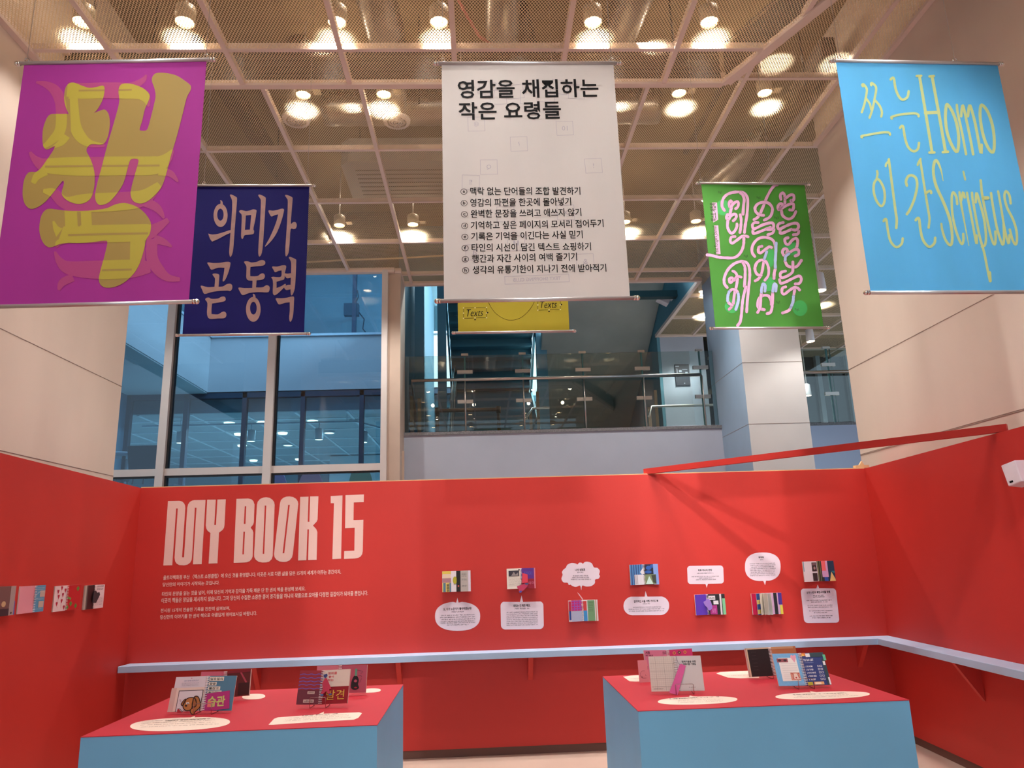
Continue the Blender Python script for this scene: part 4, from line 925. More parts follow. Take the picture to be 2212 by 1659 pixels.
# --- light blue banner
CYA = cloth_mat('sky_blue_fabric', (110, 200, 244))
e, pl, w_, hb_ = banner('cyan', 'light blue banner with thin pale yellow handwritten words, far right', (1806, 133), (2155, 140), (1873, 630), (2246, 628), 3.62, CYA, (1815, 2063), exts=(.02, .02))
C5 = Crop(pl, 1790, 110, 5.242); C6 = Crop(pl, 1790, 340, 5.242)
PY = mat('pale_yellow_print', (228, 230, 160), .6)
q = MB()
ST5 = [([(388,402),(378,386),(395,380),(430,430),(425,500),(405,600),(375,695)],26),([(425,540),(465,600),(480,665)],24),([(482,390),(480,370),(495,368),(537,418),(520,540),(495,660),(463,757)],26),([(520,555),(575,620),(602,690),(595,745)],26),
 ([(378,982),(374,965),(480,945),(600,925),(680,925),(694,950)],26),([(702,325),(712,312),(737,312),(755,420),(790,510),(835,553),(890,525),(905,458)],28),([(715,768),(714,748),(820,720),(960,708),(1010,720),(1018,742)],27),([(808,873),(818,858),(842,858),(865,990),(900,1090),(960,1138),(1010,1110),(1022,1042)],28),
 ([(1030,300),(1100,720),(1170,1145)],33),([(996,285),(1048,283)],26),([(1140,1152),(1195,1150)],30),([(1172,300),(1245,700),(1322,1140)],34),([(1140,290),(1190,286)],28),([(1292,1148),(1350,1142)],30),([(1095,702),(1245,697)],38),
 ([(1450,612),(1460,700),(1510,930),(1555,1170)],28),([(1500,740),(1508,650),(1522,625),(1560,790),(1600,980),(1635,1172)],30),([(1575,740),(1588,640),(1606,632),(1660,830),(1722,1155),(1730,1065)],32)]
for p, w in ST5: stroke(q, pl, p, w, D2, conv=C5)
for p, w in (([(1345,608),(1400,690),(1450,830),(1472,1000),(1455,1142),(1400,1080),(1345,940),(1322,780),(1328,640)],34),([(1740,615),(1800,690),(1855,850),(1875,1030),(1860,1150),(1800,1090),(1745,940),(1715,760),(1718,640)],34)): stroke(q, pl, p, w, D2, closed=True, conv=C5)
stroke(q, pl, [(560,248),(615,330),(635,430),(625,520),(590,552),(540,490),(510,390),(515,290)], 28, D2, closed=True, conv=C6)
ST6 = [([(548,155),(552,190),(542,245)],26),([(645,102),(650,75),(675,45),(682,20)],24),([(680,25),(720,330),(755,600),(770,700),(765,800)],29),([(622,722),(632,705),(652,708),(670,830),(700,950),(765,1017),(825,980),(838,918)],28),([(885,320),(875,270),(900,215),(945,205),(990,240),(1000,330),(970,470),(920,590),(885,643)],30),
 ([(1007,88),(1015,60),(1040,18)],24),([(1035,25),(1075,280),(1120,560),(1140,690),(1131,797)],27),([(1100,410),(1130,385),(1155,383),(1160,405)],28),([(985,712),(998,695),(1022,695),(1040,830),(1070,940),(1135,1014),(1195,975),(1205,912)],30),
 ([(1295,265),(1270,140),(1225,40),(1195,60),(1185,170),(1215,320),(1300,510),(1370,700),(1395,850),(1395,960),(1370,995),(1320,930),(1285,820),(1275,752)],[8,20,32,34,32,34,34,34,32,32,30,28,26,24]),([(1455,530),(1445,450),(1410,395),(1392,460),(1400,640),(1435,810),(1480,940),(1510,982),(1525,940),(1522,868)],28),
 ([(1480,395),(1490,480),(1530,700),(1587,1002)],[26,28,20,8]),([(1500,490),(1520,395),(1540,455)],28),([(1565,402),(1580,490),(1620,700),(1672,978),(1674,885)],27),([(1525,162),(1545,253)],22),([(1622,402),(1632,490),(1700,860),(1760,1080),(1800,1280),(1826,1400)],28),([(1822,1305),(1828,1400)],34),
 ([(1665,510),(1672,402),(1700,480),(1755,680),(1780,880),(1770,990),(1735,1010)],28),([(1720,260),(1740,440),(1800,740),(1850,940),(1880,987),(1890,920),(1886,840)],28),([(1750,460),(1800,460)],42),([(1838,405),(1850,500),(1900,780),(1950,950),(1975,987),(1985,900),(1980,760)],28),([(1918,385),(1950,560),(1990,800),(2036,980),(2046,880)],26),
 ([(2060,522),(2045,430),(2005,383),(1990,450),(2020,570),(2085,700),(2125,830),(2130,950),(2112,987),(2080,930),(2050,818)],28)]
for p, w in ST6: stroke(q, pl, p, w, D2, conv=C6)
child(q, 'lettering', PY, e)

for _m in (PINKP, GHOST, PY): translucent(_m, .45)
# ------------------------------------------------------------------ lettering on the back wall
WB = Pl((0, DB, 0), (1, 0, 0), (0, 0, 1))
K = Crop(WB, 320, 1040, 4.2538)
PALE = mat('pale_pink_vinyl', (236, 200, 190), .5)
te = empty('title_lettering', WB.pt(*K((1000, 450))), 'big pale pink title lettering on the red back wall, upper left', 'lettering')
def letter(loops, sm=()):
    q = MB(); fill(q, WB, [[K(p) for p in lp] for lp in loops], .0012); child(q, 'letter', PALE, te)
def rnd(pts):   # points with a third value are smooth neighbours
    return pts
letter([[(183,180),(290,178),(312,184),(330,200),(340,222),(342,245),(312,697),(330,697),(360,240),(368,210),(384,188),(404,176),(425,172),(528,170),(492,760),(412,762),(445,242),(430,242),(404,690),(400,722),(385,748),(360,765),(330,771),(285,768),(262,755),(248,733),(243,700),(273,248),(258,248),(222,770),(140,772)]])
letter([[(543,168),(622,167),(608,400),(624,400),(637,166),(714,164),(702,400),(698,425),(685,445),(652,470),(637,752),(556,755),(573,474),(548,455),(536,435),(530,405)]])
letter([[(812,160),(920,157),(948,163),(967,180),(978,212),(972,375),(966,395),(942,425),(960,447),(967,470),(960,690),(952,712),(932,733),(905,743),(880,745),(786,748)], [(888,228),(902,228),(895,390),(880,390)], [(876,462),(890,462),(880,670),(866,670)]])
letter([[(1000,215),(1008,185),(1030,160),(1060,148),(1085,145),(1115,150),(1143,168),(1158,190),(1163,215),(1145,685),(1135,715),(1112,737),(1085,744),(1050,745),(1015,738),(988,718),(976,695),(974,670)], [(1072,222),(1086,222),(1067,665),(1053,665)]])
letter([[(1212,200),(1220,172),(1242,150),(1270,140),(1300,138),(1332,143),(1360,160),(1375,182),(1380,205),(1330,665),(1322,698),(1300,725),(1270,738),(1240,740),(1208,735),(1178,718),(1162,695),(1157,668)], [(1287,215),(1302,215),(1251,660),(1236,660)]])
letter([[(1398,142),(1474,140),(1467,370),(1482,370),(1489,138),(1565,137),(1557,350),(1548,370),(1515,405),(1545,438),(1555,465),(1548,720),(1470,722),(1478,440),(1464,440),(1454,724),(1378,726)]])
letter([[(1678,135),(1786,128),(1773,710),(1693,714),(1708,200),(1678,200)]])
letter([[(1814,126),(1983,120),(1981,190),(1890,193),(1887,355),(1978,352),(1972,640),(1967,668),(1952,690),(1928,703),(1900,708),(1800,712),(1802,640),(1895,636),(1898,425),(1810,430)]])
te = empty('intro_text', WB.pt(*K((900, 1050))), 'small pale pink Korean paragraphs on the red wall below the big title', 'lettering')
def para(a, b, t, h=34): 
    q = MB(); A, B = K(a), K(b); text_in(q, WB, t, A, B, h/4.2538*.00436, .0012, 0, .018); child(q, 'text_line', PALE, te)
para((138, 908), (1772, 851), '울트라백화점 부산 〈텍스트 쇼핑클럽〉에 오신 것을 환영합니다. 이곳은 서로 다른 삶을 담은 15개의 세계가 머무는 공간이자,', 40)
para((133, 968), (655, 949), '당신만의 이야기가 시작되는 곳입니다.')
para((126, 1058), (1445, 1006), '타인의 문장을 읽는 것을 넘어, 이제 당신의 기억과 감각을 가득 채운 단 한 권의 책을 완성해 보세요.', 38)
para((120, 1118), (2020, 1046), '이곳의 책들은 정답을 제시하지 않습니다. 그저 당신이 수집한 소중한 종이 조각들을 하나의 작품으로 모아줄 다정한 길잡이가 되어줄 뿐입니다.', 40)
para((113, 1207), (752, 1184), '전시된 15개의 진솔한 기록을 찬찬히 살펴보며,')
para((110, 1268), (1000, 1230), '당신만의 이야기를 한 권의 책으로 아름답게 엮어보시길 바랍니다.')

# ------------------------------------------------------------------ shelf, brackets, brace, speaker
SZ = onY(274.4, 1433.5, DB).z
pf = onZ(1877, 1376, SZ); pr = onZ(2212, 1441, SZ)
shl = onZ(240, 1442, SZ)
yf = (shl.y+pf.y)/2 if abs(shl.y-pf.y) < .2 else pf.y
dpt = .185
inner = Vector((rb.x-dpt, DB-dpt, 0))
rn = Vector((-rd.y, rd.x, 0));  rn = rn if rn.x < 0 else -rn
q = MB()
A_ = [Vector((WBX[0]+.004, DB-.002, SZ)), Vector((rb.x-.002, DB-.002, SZ)), rend+rn*.002, rend+rn*dpt, None, None]
poly = [(WBX[0]+.03, DB-.002), (rb.x-.003, DB-.002), (rend.x+rn.x*.003, rend.y), (rend.x+rn.x*dpt, rend.y+rn.y*dpt), (rb.x+rn.x*dpt+rd.x*(dpt+.0), DB-dpt), (WBX[0]+.03-.012, DB-dpt)]
q.prism([(x, y, SZ) for x, y in poly], (0, 0, -.052))
tag(q.build('wall_shelf', SHELF, bevel=.003), 'long pale blue L shaped shelf along the red back and right walls', 'shelf')
def bracket(p, d, label, h=.2, w_=.16):
    p = Vector(p); d = Vector(d).normalized(); s_ = Vector((-d.y, d.x, 0))*.02
    q = MB(); q.prism([p-s_, p+d*w_-s_, p+Vector((0, 0, -h))-s_], s_*2); tag(q.build('shelf_bracket', RED), label, 'bracket', 'red brackets under the shelf')
for px, lab in ((560, 'red triangular shelf bracket, leftmost, behind the left display plinth'), (864, 'red triangular shelf bracket just right of the left display plinth'), (1145, 'red triangular shelf bracket in the middle of the gap between plinths'), (1858, 'red triangular shelf bracket close to the right corner of the walls')):
    x = onY(px, 1440, DB).x; bracket((x, DB-.001, SZ-.053), (0, -1, 0), lab)
p = onX(2090, 1425, 3.42); t_ = (p.y-rb.y)/rd.y
bracket(Vector((rb.x, rb.y, SZ-.053))+rd*t_+rn*.001, rn, 'red triangular shelf bracket on the right hand wall', .26, .175)
a = onZ(1393, 1019, ZT+.03); b = onZ(2176, 924, ZT+.03)
q = MB(); q.bar(a, b, .045, .05); tag(q.build('corner_brace', RED), 'thin red timber brace spanning the corner above the two red walls', 'beam')
p = onZ(1858, 1006, ZT+.012)
q = MB(); q.box(WBX[1]-.07, WBX[1]+.06, DB+.02, DB+.07, ZT+.009, ZT+.035); q.prism([(WBX[1]-.03, DB+.03, ZT+.035), (WBX[1]+.02, DB+.03, ZT+.035), (WBX[1]+.0, DB+.03, ZT+.075)], (0, .02, 0))
tag(q.build('timber_offcut', EDGE), 'small raw timber block on top of the wall corner', 'wood block')
# speaker on the right wall
# (stands on the wall at the frame's right edge)
sp_p = onX(2199, 1023, 3.36)
e = empty('wall_speaker', sp_p, 'small white box speaker fixed high on the right red wall', 'speaker')
t_ = (sp_p.y-rb.y)/rd.y; wx = (rb+rd*t_).x
q = MB(); R3 = Matrix.Rotation(math.radians(-14), 4, 'X') @ Matrix.Rotation(math.radians(18), 4, 'Z')
sp_m = mat('speaker_white', (226, 214, 222), .5)
q.prism([R3 @ Vector(v) for v in ((-.05, -.04, -.07), (.025, -.066, -.07), (.07, -.04, -.07), (.07, .055, -.07), (-.05, .055, -.07))], R3 @ Vector((0, 0, .14)) - R3 @ Vector((0, 0, 0)))
q.build('cabinet', sp_m, e, .006)
q = MB(); 
v_ = [R3 @ Vector(v) for v in ((-.0502, .035, -.056), (-.0502, .012, -.056), (-.0502, .012, -.044), (-.0502, .035, -.044))]
n_ = ((v_[1]-v_[0]).cross(v_[3]-v_[0])).normalized()*.0015
n_ = n_ if n_.x < 0 else -n_
q.prism([v+n_ for v in v_], n_); q.build('badge', INK, e)
q = MB(); q.tube([(.05, .02, 0), (wx-sp_p.x, .03, 0)], .016, 10); q.tube([(wx-sp_p.x-.012, .03, 0), (wx-sp_p.x-.001, .03, 0)], .035, 16); q.build('wall_bracket', WHITE, e)

# ------------------------------------------------------------------ speech bubble stickers
BUB = mat('bubble_vinyl', (232, 216, 228), .5); BINK = mat('bubble_ink', (70, 60, 72), .6); BCREAM = mat('cream_vinyl', (246, 226, 212), .5)
def bubble(label, pl, out, C_, title=None, sub=None, lines=(), mtl=None, d=.001, lh=8, seed=0, group='speech bubble stickers on the back wall', sk=.0):
    e = empty('speech_bubble_sticker', pl.pt(*C_(out[0]), d), label, 'sticker', group)
    q = MB(); fill(q, pl, [[C_(p) for p in out]], d); child(q, 'sheet', mtl or BUB, e)
    q = MB()
    if title:
        A, B = C_(title[0]), C_(title[1]); H = abs(C_((title[0][0], title[0][1]-title[2]))[1]-A[1]); text_in(q, pl, title[3], A, B, H, d+.0008, 0, .022)
    if title: child(q, 'title_text', INK, e)
    q = MB()
    for i, (x0, x1, y, h) in enumerate(lines):
        A = C_((x0, y)); B = C_((x1, y-(x1-x0)*sk)); H = abs(C_((x0, y-h))[1]-A[1])
        # broken print following the line's slope
        L = math.hypot(B[0]-A[0], B[1]-A[1]); sub_pl = Pl(pl.pt(A[0], A[1], 0), pl.U*(B[0]-A[0])+pl.V*(B[1]-A[1]), pl.V)
        sub_pl.V = sub_pl.N.cross(sub_pl.U)
        scribble(q, sub_pl, 0, 0, L, H, d+.0008, 0, seed*31+i)
    if lines: child(q, 'body_text', BINK, e)
    return e
def rrect(x0, y0, x1, y1, r, n=5, skew=0, kx=0):
    pts = []
    for cx_, cy_, a0 in ((x1-r, y0+r, -90), (x1-r, y1-r, 0), (x0+r, y1-r, 90), (x0+r, y0+r, 180)):
        for k in range(n+1):
            a = math.radians(a0+90*k/n); pts.append((cx_+r*math.cos(a), cy_+r*math.sin(a)))
    return [(x+kx*(y-y0), y+skew*(x-x0)) for x, y in pts]
def sup(cx_, cy_, rx, ry, p=2.4, n=44):
    return [(cx_+rx*math.copysign(abs(math.cos(t))**(2/p), math.cos(t)), cy_+ry*math.copysign(abs(math.sin(t))**(2/p), math.sin(t))) for t in (2*math.pi*k/n for k in range(n))]
def with_tail(out, tail):
    """insert a tail (a, tip, b) at the outline points nearest a and b"""
    i = min(range(len(out)), key=lambda k: (out[k][0]-tail[0][0])**2+(out[k][1]-tail[0][1])**2)
    j = min(range(len(out)), key=lambda k: (out[k][0]-tail[2][0])**2+(out[k][1]-tail[2][1])**2)
    n = len(out)
    if (j-i) % n <= (i-j) % n: keep = [out[(j+1+k) % n] for k in range((i-j-1) % n)]; return keep+list(tail)
    keep = [out[(i+1+k) % n] for k in range((j-i-1) % n)]; return keep+list(tail[::-1])
KA = Crop(WB, 900, 1160, 4.9156); KB = Crop(WB, 1320, 1160, 4.0963)
bubble('white oval speech bubble on the red wall under the stripy open notebook, leftmost', WB, with_tail(sup(435, 842, 240, 154), ((420, 697), (433, 645), (446, 697))), KA, ((283, 784), (585, 772), 30, '오, 이거 누군가가 좋아하겠는데?'), None,
       [(372, 500, 802, 12)]+[(258+(i % 2)*-12, 612+(i % 3)*6, 840+22*i, 11) for i in range(4)]+[(250, 620, 922, 11), (318, 552, 942, 11)], seed=1, sk=.03)
bubble('white rounded square speech bubble under the notebook with the red figure bookmark', WB, with_tail(rrect(890, 686, 1345, 982, 45, kx=.02, skew=-.01), ((1098, 690), (1114, 620), (1130, 690))), KA, ((1026, 746), (1208, 740), 30, '재밌는 건 뭐든 해요.'), None,
       [(1040, 1195, 768, 12)]+[(955, 1285, 806+19.5*i, 10) for i in range(8)], seed=2, sk=.02)
CL = [(1585,325),(1600,295),(1645,276),(1690,282),(1708,292),(1725,273),(1752,274),(1765,284),(1785,266),(1820,263),(1860,280),(1882,322),(1920,328),(1945,360),(1937,398),(1947,415),(1930,443),(1895,452),(1892,490),(1855,520),(1800,526),(1757,516),(1748,565),(1735,516),(1690,531),(1645,515),(1635,506),(1615,510),(1603,486),(1560,482),(1537,445),(1550,402),(1543,372),(1560,345)]
bubble('white cloud shaped speech bubble above the pink checked notebook', WB, smooth(CL, True, 3), KA, ((1683, 362), (1790, 358), 26, '나의 성분표'), None, [(1706, 1772, 382, 12), (1660, 1820, 418, 11), (1650, 1828, 437, 11), (1636, 1848, 456, 11)], seed=3, sk=.01)
bubble('white pill shaped speech bubble under the blue striped notebook', WB, with_tail(rrect(110, 527, 514, 693, 80, n=8, skew=-.005), ((297, 528), (304, 478), (322, 528))), KB, ((202, 582), (418, 576), 22, '감각적인 서울 여행 가이드 북'), None, [(280, 345, 596, 10), (192, 438, 628, 9), (155, 472, 645, 9), (160, 468, 662, 9)], seed=4, sk=.02)
bubble('white rounded rectangular speech bubble above the violet notebook', WB, with_tail(rrect(672, 256, 992, 417, 28, kx=.04, skew=-.015), ((835, 416), (846, 450), (857, 414))), KB, ((770, 305), (893, 301), 20, '하루 하나의 문장'), None, [(758, 908, 326, 9), (712, 960, 356, 8), (780, 905, 369, 8), (750, 925, 383, 8)], seed=5, sk=.02)
bubble('white egg shaped speech bubble above the magenta fanned notebook', WB, with_tail(sup(1342, 264, 158, 127, 2.5), ((1347, 389), (1362, 427), (1371, 387))), KB, ((1305, 190), (1352, 188), 17, '뚝딱뚝'), None, [(1318, 1347, 206, 8)]+[(1228+(i % 3)*4, 1450+(i % 2)*10-(i % 3)*5, 242+15*i, 8) for i in range(8)], seed=6, sk=.03)
bubble('tall white speech bubble below the notebook with the pink card, rightmost on the back wall', WB, with_tail(rrect(1676, 456, 1988, 762, 32, kx=.11, skew=-.012), ((1816, 455), (1828, 420), (1841, 453))), KB, ((1730, 504), (1938, 496), 22, '오직 나만의 뤠멍샤여를 위해'), None, [(1786, 1886, 522, 9), (1786, 1888, 536, 9), (1730, 1952, 566, 8), (1770, 1915, 580, 8), (1738, 1956, 611, 8), (1740, 1958, 627, 8), (1752, 1958, 659, 8), (1795, 1912, 674, 8), (1755, 1960, 704, 8), (1780, 1940, 720, 8)], seed=7, sk=.02)

# ------------------------------------------------------------------ display plinths
PT = .90
def plinth(x0, x1, y0, y1, label):
    e = empty('display_plinth', ((x0+x1)/2, (y0+y1)/2, 0), label, 'plinth')
    q = MB(); q.box(x0, x1, y0, y1, .0, PT-.003); child(q, 'body', BLUE, e)
    q = MB(); q.box(x0-.001, x1+.001, y0-.001, y1+.001, PT-.003, PT); child(q, 'top_panel', REDTOP, e)
plinth(-1.782, -.49, 3.585, 4.69, 'blue display plinth with red top, left of the gap')
plinth(.70, 1.985, 3.655, 4.705, 'blue display plinth with red top, right of the gap')
TP = Pl((0, 0, PT), (1, 0, 0), (0, 1, 0))
def tb(label, out, lines, title=(), seed=0):
    C_ = Crop(TP, 0, 0, 1); 
    e = empty('speech_bubble_sticker', TP.pt(*C_(out[0]), .001), label, 'sticker', 'speech bubble stickers on the plinths')
    q = MB(); fill(q, TP, [[C_(p) for p in out]], .0008); child(q, 'sheet', BCREAM, e)
    for nm, LL, mt in (('title_text', title, INK), ('body_text', lines, mat('grey_brown_ink', (150, 124, 118), .6))):
        q = MB()
        for i, (x0, y0, x1, y1, h) in enumerate(LL):
            A, B = C_((x0, y0)), C_((x1, y1)); sp_ = Pl(TP.pt(A[0], A[1]), TP.U*(B[0]-A[0])+TP.V*(B[1]-A[1]), (0, 1, 0)); sp_.V = sp_.N.cross(sp_.U)
            scribble(q, sp_, 0, 0, math.hypot(B[0]-A[0], B[1]-A[1]), h, .0014, 0, seed*17+i)
        if LL: child(q, nm, mt, e)
def ell_px(cx_, cy_, rx, ry, rot=-.045, p=2.3): return [(cx_+(x-cx_)+0, y+(x-cx_)*rot) for x, y in sup(cx_, cy_, rx, ry, p)]
tb('long white oval sticker on the left plinth, in front of the dog notebook', with_tail(ell_px(389, 1564.5, 108, 14), ((412, 1550), (422, 1546.5), (420, 1550))), [(300+i*2, 1572-i*4.2, 470-i*3, 1565-i*4.2, .012) for i in range(4)], [(355, 1559, 458, 1553.5, .02)], 1)
tb('white rounded sticker on the left plinth, in front of the maroon notebook', with_tail([(580, 1566), (592, 1553), (600, 1550), (690, 1545), (776, 1539), (782, 1541), (774, 1551), (764, 1555), (680, 1560), (590, 1566)], ((687, 1543.5), (700, 1537.5), (699, 1542))), [(612+i*3, 1559-i*3.2, 756-i*2, 1550.5-i*3.2, .011) for i in range(3)], [(652, 1547.5, 728, 1543, .018)], 2)
tb('small white oval sticker behind the dog notebook on the left plinth', ell_px(548, 1505, 25, 6), [], [], 3)
tb('small white oval sticker behind the pink notebook on the left plinth', ell_px(800, 1492, 23, 4.5), [], [], 4)
tb('white oval sticker on the right plinth, in front of the squared paper notebook', with_tail(ell_px(1507, 1513.5, 86, 8.5, -.03), ((1489, 1505.5), (1490, 1502.5), (1497, 1504.5))), [(1465, 1519-i*2.6, 1562, 1516-i*2.6, .01) for i in range(3)], [(1447, 1511, 1552, 1506.5, .018)], 5)
tb('long white oval sticker on the right plinth, in front of the to do list notebook', with_tail(ell_px(1777, 1502.5, 102, 8, -.03), ((1752, 1496), (1749, 1493), (1764, 1495.5))), [(1716, 1508.5, 1858, 1503, .011), (1722, 1505.5, 1835, 1501, .009)], [(1715, 1502, 1830, 1498, .018)], 6)
tb('white sticker behind the pink notebook on the right plinth', [(1346, 1462), (1364, 1459.5), (1400, 1458), (1400, 1472), (1375, 1472.5), (1360, 1472)], [(1362, 1467, 1392, 1465.5, .014)], [], 7)
tb('white sticker beside the black notebook on the right plinth', [(1547, 1455), (1556, 1452), (1640, 1448), (1640, 1464.5), (1600, 1465.5), (1572, 1464)], [(1572, 1461, 1622, 1458.5, .014)], [], 8)

# ------------------------------------------------------------------ notebooks
PAPER = mat('paper_white', (236, 230, 226), .6); PAGEDGE = mat('page_edges', (216, 206, 198), .7)
_cm = {}
def cmx(rgb): 
    k = 'print_%02x%02x%02x' % rgb
    return mat(k, rgb, .55)
class Page:
    """page block: O = bottom corner at the spine, U to the outer edge, V up; prints use 0..1 from the left and from the bottom"""
    def __init__(s, root, O, U, V, w, h, t, side, rgb, name):
        U = Vector(U).normalized(); V = Vector(V).normalized()
        if side < 0: s.pl = Pl(Vector(O)+U*w, -U, V)
        else: s.pl = Pl(O, U, V)
        s.w, s.h, s.root = w, h, root
        q = MB(); p = s.pl
        vs = [p.pt(u, v, d) for d in (0, -t) for u, v in ((0, 0), (w, 0), (w, h), (0, h))]
        q.add(vs, [(0, 1, 2, 3), (7, 6, 5, 4), (0, 4, 5, 1), (1, 5, 6, 2), (2, 6, 7, 3), (3, 7, 4, 0)]); 
        for k in range(1, 6): q.mi[k] = 1
        s.o = q.build(name, [cmx(rgb), PAGEDGE], None); s.o.parent = root; s.o.matrix_parent_inverse = Matrix.Translation(-root.location)
        s.n = 0
    def put(s, q, name, mt):
        o = q.build(name, mt); o.parent = s.o; return o
    def r(s, rgb, *rects, name='printed_picture', d=.0008):
        s.n += 1; q = MB()
        for x0, y0, x1, y1 in rects: rect(q, s.pl, x0*s.w, y0*s.h, x1*s.w, y1*s.h, d+.0002*s.n)
        return s.put(q, name, cmx(rgb))
    def p(s, rgb, *polys, name='printed_picture', d=.0008):
        s.n += 1; q = MB()
        for po in polys: fill(q, s.pl, [[(x*s.w, y*s.h) for x, y in po]], d+.0002*s.n)
        return s.put(q, name, cmx(rgb))
    def t(s, rgb, body, x0, y0, x1, h, bold=.02, name='printed_text', d=.0008, rise=0):
        s.n += 1; q = MB(); text_in(q, s.pl, body, (x0*s.w, y0*s.h), (x1*s.w, (y0+rise)*s.h), h*s.h, d+.0002*s.n, 0, bold); return s.put(q, name, cmx(rgb))
    def lines(s, rgb, x0, x1, ys, h=.02, seed=0, name='printed_text', d=.0008):
        s.n += 1; q = MB()
        for i, y in enumerate(ys): scribble(q, s.pl, x0*s.w, y*s.h, x1*s.w, h*s.h, d+.0002*s.n, 0, seed*9+i)
        return s.put(q, name, cmx(rgb))
    def k(s, rgb, pts, wd, name='printed_drawing', closed=False, d=.0008):
        s.n += 1; q = MB(); stroke(q, s.pl, [(x*s.w, y*s.h) for x, y in pts], wd, d+.0002*s.n, closed=closed); return s.put(q, name, cmx(rgb))
    def spray(s, rgb, polyslist, wd, name='printed_drawing', d=.0008):
        s.n += 1; q = MB()
        for pts in polyslist: stroke(q, s.pl, [(x*s.w, y*s.h) for x, y in pts], wd, d+.0002*s.n)
        return s.put(q, name, cmx(rgb))
def spiral(root, S0, V, N, h, n=16, r=.009, m_=None):
    q = MB(); V = Vector(V).normalized(); N = Vector(N).normalized(); X = V.cross(N)
    for k in range(n):
        c = S0+V*(h*(k+.6)/n)
        q.tube([c+X*(r*math.cos(t))+N*(r*.75*math.sin(t)) for t in (2*math.pi*j/10 for j in range(11))], .0019, 5, caps=False)
    o = q.build('spiral_binding', m_ or mat('wire_white', (236, 226, 226), .35)); o.parent = root; o.matrix_parent_inverse = Matrix.Translation(-root.location); return o
WL = Pl(lb, ld*-1, (0, 0, 1))
def wall_book(label, pl, sx, yt, yb, lx, rx, lrgb, rrgb, a=(12, 12), t=(.010, .010), spir=True, out=.016, group='open notebooks hung on the red walls'):
    pl.off = out; b = pl.uv(sx, yb); tp = pl.uv(sx, yt); h = tp[1]-b[1]; wl = b[0]-pl.uv(lx, (yt+yb)/2)[0]; wr = pl.uv(rx, (yt+yb)/2)[0]-b[0]; pl.off = 0.
    O = pl.pt(b[0], b[1], out)
    root = empty('spiral_notebook', O, label, 'notebook', group)
    al, ar = math.radians(a[0]), math.radians(a[1])
    L = Page(root, O, -pl.U*math.cos(al)+pl.N*math.sin(al), pl.V, wl/math.cos(al), h, t[0], -1, lrgb, 'left_page')
    R_ = Page(root, O, pl.U*math.cos(ar)+pl.N*math.sin(ar), pl.V, wr/math.cos(ar), h, t[1], 1, rrgb, 'right_page')
    if spir: spiral(root, pl.pt(b[0], b[1], out+.002), pl.V, pl.N, h, 16, .008)
    # hidden wall clip that carries the book
    q = MB(); q.prism([pl.pt(b[0]-.03, b[1]+.02, .0005), pl.pt(b[0]+.03, b[1]+.02, .0005), pl.pt(b[0]+.03, b[1]+h*.8, .0005), pl.pt(b[0]-.03, b[1]+h*.8, .0005)], pl.N*(out-.006)); child(q, 'mounting_block', PAPER, root)
    return root, L, R_
def tagshape(root, pl, conv, pts, d, rgb, name, th=.0015):
    pl.off = d; q = MB(); P = [pl.pt(*conv(p), d) for p in pts]; pl.off = 0.; q.prism(P, pl.N*th); return child(q, name, cmx(rgb), root)
# back wall, left to right
r_, L, R_ = wall_book('open notebook with yellow stripes and a black leaf on the red wall, leftmost', WB, 986, 1233, 1278, 955.8, 1016.5, (232, 224, 228), (190, 182, 176), spir=False)
L.r((226, 200, 90), (0, .82, .62, 1)); L.r((232, 206, 180), (.02, .66, .6, .86)); L.r((176, 130, 140), (.0, .44, .62, .66)); L.r((226, 204, 110), (0, 0, .62, .44)); L.r((90, 128, 150), (.06, 0, .24, .43), (.5, 0, .62, .43)); L.r((40, 44, 52), *[(.3, .03+.055*k, .48, .06+.055*k) for k in range(7)]); L.p((186, 180, 52), ellipse(.9, .55, .15, .18, 18))
R_.r((34, 34, 32), (0, 0, .3, 1)); R_.r((190, 90, 84), (.1, .22, .2, .3)); R_.lines((40, 40, 44), .38, .72, (.86, .8, .72, .58, .53, .27, .22), .03, 1); R_.r((226, 216, 232), (.84, 0, 1, 1)); 
r_, L, R_ = wall_book('open notebook with a photo page and a red figure bookmark on the red wall', WB, 1126, 1227.5, 1271.5, 1095, 1155.7, (236, 226, 214), (92, 44, 140))
L.r((58, 54, 66), (.12, .62, .88, .9)); L.p((150, 140, 140), [(.3, .64), (.5, .84), (.62, .7), (.8, .8), (.8, .64)]); L.lines((130, 120, 120), .1, .92, [.54-.05*k for k in range(9)], .02, 2); L.p((60, 40, 44), ellipse(.88, .93, .05, .04, 12))
R_.r((150, 24, 52), (0, 0, .93, .48)); R_.r((214, 120, 140), (.93, 0, 1, 1)); R_.t((90, 96, 190), '재미', .2, .64, .8, .2, .0); R_.t((214, 120, 150), '의미', .5, .2, .92, .14, .0)
cv = lambda p: WB.uv(930+p[0]/8.848, 1215+p[1]/8.848)
tagshape(r_, WB, cv, [(1755, 200), (1855, 230), (1862, 385), (1750, 395)], .034, (222, 62, 84), 'bookmark_tag'); tagshape(r_, WB, cv, [(1650, 455), (1700, 440), (1760, 420), (1800, 400), (1850, 395), (1865, 430), (1840, 470), (1800, 510), (1770, 540), (1740, 545), (1735, 575), (1705, 583), (1688, 555), (1690, 520), (1660, 490)], .035, (196, 58, 96), 'bookmark_figure'); tagshape(r_, WB, cv, [(1690, 555), (1705, 583), (1738, 572), (1752, 545), (1720, 535)], .0368, (86, 76, 160), 'bookmark_shoes'); tagshape(r_, WB, cv, [(1800, 400), (1868, 396), (1860, 425), (1815, 425)], .0368, (70, 80, 130), 'bookmark_hair')
